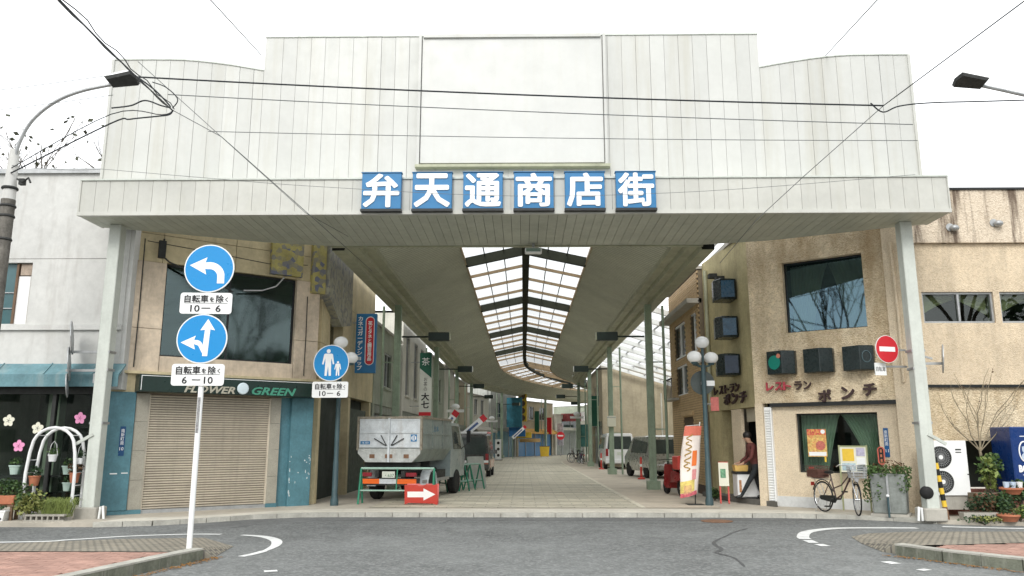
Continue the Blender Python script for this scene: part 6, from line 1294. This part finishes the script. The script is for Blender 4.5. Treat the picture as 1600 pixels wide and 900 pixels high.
g = G().tube(smooth_pts([(-6.88, 13, 8.0), (-6.55, 13, 7.75), (-6.3, 13.02, 7.5), (-6.25, 13, 7.42), (-6.4, 13, 7.45), (-6.7, 13, 7.55), (-7.0, 13.1, 7.5), (-7.4, 13.2, 7.5)]), .014, 5).tube(smooth_pts([J, (-6.25, 13, 7.28), (-6.5, 13.05, 7.27), (-7.0, 13.1, 7.24), (-7.4, 13.2, 7.2), (-9.7, 14.1, 6.6)]), .014, 5).tube(smooth_pts([(-6.2, 13, 7.4), (-6.1, 12.95, 7.55), (-6.3, 12.9, 7.75), (-6.6, 13, 7.9)]), .01, 5).tube(smooth_pts([J, (-6.4, 13.05, 7.3), (-7.4, 13.2, 7.38), (-9.7, 14.1, 6.7)]), .009, 5)
tag(obj(g, 'cable_junction', wirem), 'tangled black cable junction at the left of the sign board', 'cable')
wire('thin wire falling diagonally from the cable junction to the canopy soffit', [J, (-5.53, 13.6, 7.1), (-4.33, 15.3, 6.12), (-3.6, 18.3, 4.6 + 1)], .007, wireg)
wire('thin wire crossing the left wing of the sign board diagonally', [(-6.9, 13, 8.3), (-4.4, 15.3, 6.15), (-3.9, 17, 6.1)], .006, wireg)
wire('grey rod wire meeting the left step of the sign board', [(-5.95, 16.5, 10.25), (-5.2, 12, 8.85), (-4.3, 6, 7.0)], .011, wireg); wire('grey rod wire meeting the right wing of the sign board', [(6.8, 16.5, 10.1), (5.87, 12, 8.77), (4.8, 6, 7.0)], .011, wireg)
wire('black wire running to the upper right corner', [K, (6.25, 9, 6.98), (6.2, 5, 6.6)], .009, wirem)
wire('thin wire falling diagonally at the right of the canopy', [K, (5.4, 14.6, 6.6), (4.73, 15.5, 6.0), (4.5, 17.6, 5.6)], .007, wireg)
wire('black wire continuing right from the cable junction', smooth_pts([(6.1, 13, 7.42), (6.3, 13, 7.25), (6.6, 13, 7.36), (7.2, 13, 7.42), (8.5, 13, 7.45), (14, 13, 7.6)]), .013, wirem)
wire('thin sagging wire in front of the canopy fascia', smooth_pts([(-8.64, 15.3, 7.1), (-6.5, 15.3, 6.9), (-4.13, 15.3, 6.7), (-.21, 15.25, 6.47), (3.67, 15.3, 6.57), (7.94, 15.3, 6.9)]), .005, wireg)
wire('thin wire from the left pole towards the canopy edge', sag((-9.7, 14.1, 6.75), (-8.64, 15.3, 7.1), .05, 6), .005, wireg)
for z in (7.9, 8.3): wire('%s thin wire running left from the lamp' % ('lower' if z < 8 else 'upper'), sag((-7.4, 13.2, z - .15), (-16, 14.5, z - .3), .1), .006, wireg)
# ================================================================== trees
def tree(loc, label, h, lev, sz, nleaf, leafm, seed, kids=3, spread=.6, lsz=.14, rad=.4):
    t = thing('tree', label, 'tree', loc); r3 = random.Random(seed); g = G(); tips = []
    g.tube([(0, 0, 0), (.1, .05, h * .25), (0, .1, h * .45)], [sz, sz * .8, sz * .65], 8)
    for k in range(4): a = k * 1.6 + r3.random(); branch(g, (0, .1, h * (.4 + .01 * k)), (math.cos(a) * .6, math.sin(a) * .6, 1), h * .2, sz * .4, lev, r3, tips, spread, kids)
    obj(g, 'trunk', bark, t)
    if nleaf:
        g = G()
        for q in tips: g.leaves(q, rad, rad, rad * .8, nleaf, lsz, r3)
        obj(g, 'crown', leafm, t, kind='stuff')
    return t
tree((-13.2, 23, 0), 'sparse dark leaved tree behind the white building roof', 12.0, 4, .16, 1, M('sparse_leaf', (.05, .055, .03), .7, .4, 6), 4, 3, .75, .16, .3)
for i, (x, y, h, lf) in enumerate(((-19, -3, 15, 0), (-25, 6, 15, 0), (19, 1, 14, 0), (25, 8, 13, 0), (-22, 1, 8, 40), (22, 4, 8, 40), (27, -3, 9, 40), (-27, -6, 9, 40), (14, -3, 7, 40), (-13, -5, 7, 40), (4, -16, 12, 0), (-5, -18, 12, 0))):  # leafy evergreens are added out of view to darken the window reflections
    tree((x, y, 0), ['bare tall tree', 'added dense dark evergreen tree'][lf > 0] + ' across the road, mirrored in shop windows, ' + ['far left', 'outer left', 'far right', 'outer right', 'mid left', 'mid right', 'back right', 'back left', 'near right', 'near left', 'behind right', 'behind left'][i], h, 4 if not lf else 2, .22, lf, leaf_d, 20 + i, 3, .6, .35, 1.3)
# ------------------------------------------------------------------ unseen houses added across the road to darken the shop window reflections
def across(loc, rz, L_, h, mat, label):
    t = thing('added_house', label, 'building', loc, rz); holes = [(x, x + 1.6, z, z + 1.3) for z in (1.0, 3.9) for x in [-L_ / 2 + 1 + k * 3 for k in range(int(L_ // 3))]]
    g = G()
    for a, b, c, d in rects(-L_ / 2, L_ / 2, 0, h, holes): g.box(a, b, 0, .3, c, d)
    obj(g, 'wall', mat, t)
    for a, b, c, d in holes: obj(G().box(a, b, .15, .2, c, d), 'window', M2('row_glass'), t)
    obj(G().prism([(-.4, h), (6.4, h), (3, h + 1.6)], -L_ / 2 - .3, L_ / 2 + .3, 'x'), 'roof', M2('dull_fascia'), t); obj(G().box(-L_ / 2, L_ / 2, 5.7, 6, 0, h), 'rear_wall', mat, t)
across((-33, -9, 0), 130, 30, 6.2, grw, 'grey house added across the road at left to darken the restaurant window reflection')
across((34, -6, 0), -125, 30, 6.2, gw, 'green grey house added across the road at right to darken the flower shop window reflection')
# ------------------------------------------------------------------ small fittings
t = thing('meter_box', 'pale box strapped to the second right arcade column', 'box', (4.2, 38.0, 2.3)); obj(G().box(-.2, .2, -.1, .05, 0, .5), 'case', cream, t, bevel=.01); obj(G().box(-.21, .21, -.11, .06, .42, .45), 'strap', galv, t)
t = thing('signal_box', 'dark green board hanging on the right wall past the yard', 'board', (4.75, 53, 2.6)); obj(G().box(-.35, .35, 0, .12, 0, 2.0), 'panel', MATS['sign_green'], t); obj(G().bar((.35, .06, 1.6), (.6, .06, 1.6), .05), 'bracket', galv, t)
for k, (x, z0, z1) in enumerate(((-.35, 3.2, 6.1), (3.55, 3.2, 5.2))):
    obj(G().tube([(x, -.03, z0), (x + .01, -.03, (z0 + z1) / 2), (x, -.03, z1)], .012, 6), 'wall_cable', dark_metal, FS)
obj(G().tube([(-.3, -.05, 6.05), (1.2, -.05, 5.98), (2.5, -.06, 5.9), (3.5, -.06, 6.0)], .01, 5), 'wall_cable', dark_metal, FS)
obj(G().tube([(.1, -.1, 6.1), (.12, -.1, 4.2), (.1, -.1, 2.9)], .03, 8), 'downpipe', pebble3, RB)
obj(G().tube([(sd(23.0, -.06), 23.0, 2.6), (sd(23.0, -.06), 23.0, 6.6)], .05, 8), 'downpipe', beam_m, RB, world=True)
for y, z in ((22.2, 6.2), (21.6, 6.0)): obj(G().box(sd(y, -.22), sd(y, 0), y - .12, y + .12, z, z + .12), 'bracket_box', dark_metal, RB, world=True)
for k, (t_, off, z, w_, h, m_, lab) in enumerate(((84, -4.3, 2.6, .5, 2.2, MATS['sign_green'], 'narrow green vertical sign beyond the yellow sign'), (87, -4.3, 2.4, .6, 1.8, redsign, 'narrow red vertical sign far down the street'), (89.5, -4.2, 1.2, .7, 2.4, M('pale_banner', (.6, .55, .6), .6, .5, 4), 'pale printed banner far down the street'), (95, -4.2, 1.0, 1.4, 2.6, M('far_teal', (.05, .16, .14), .6, .4, 2), 'dark teal shop panel at the far end'))): far(t_, off, z, w_, h, m_, lab)
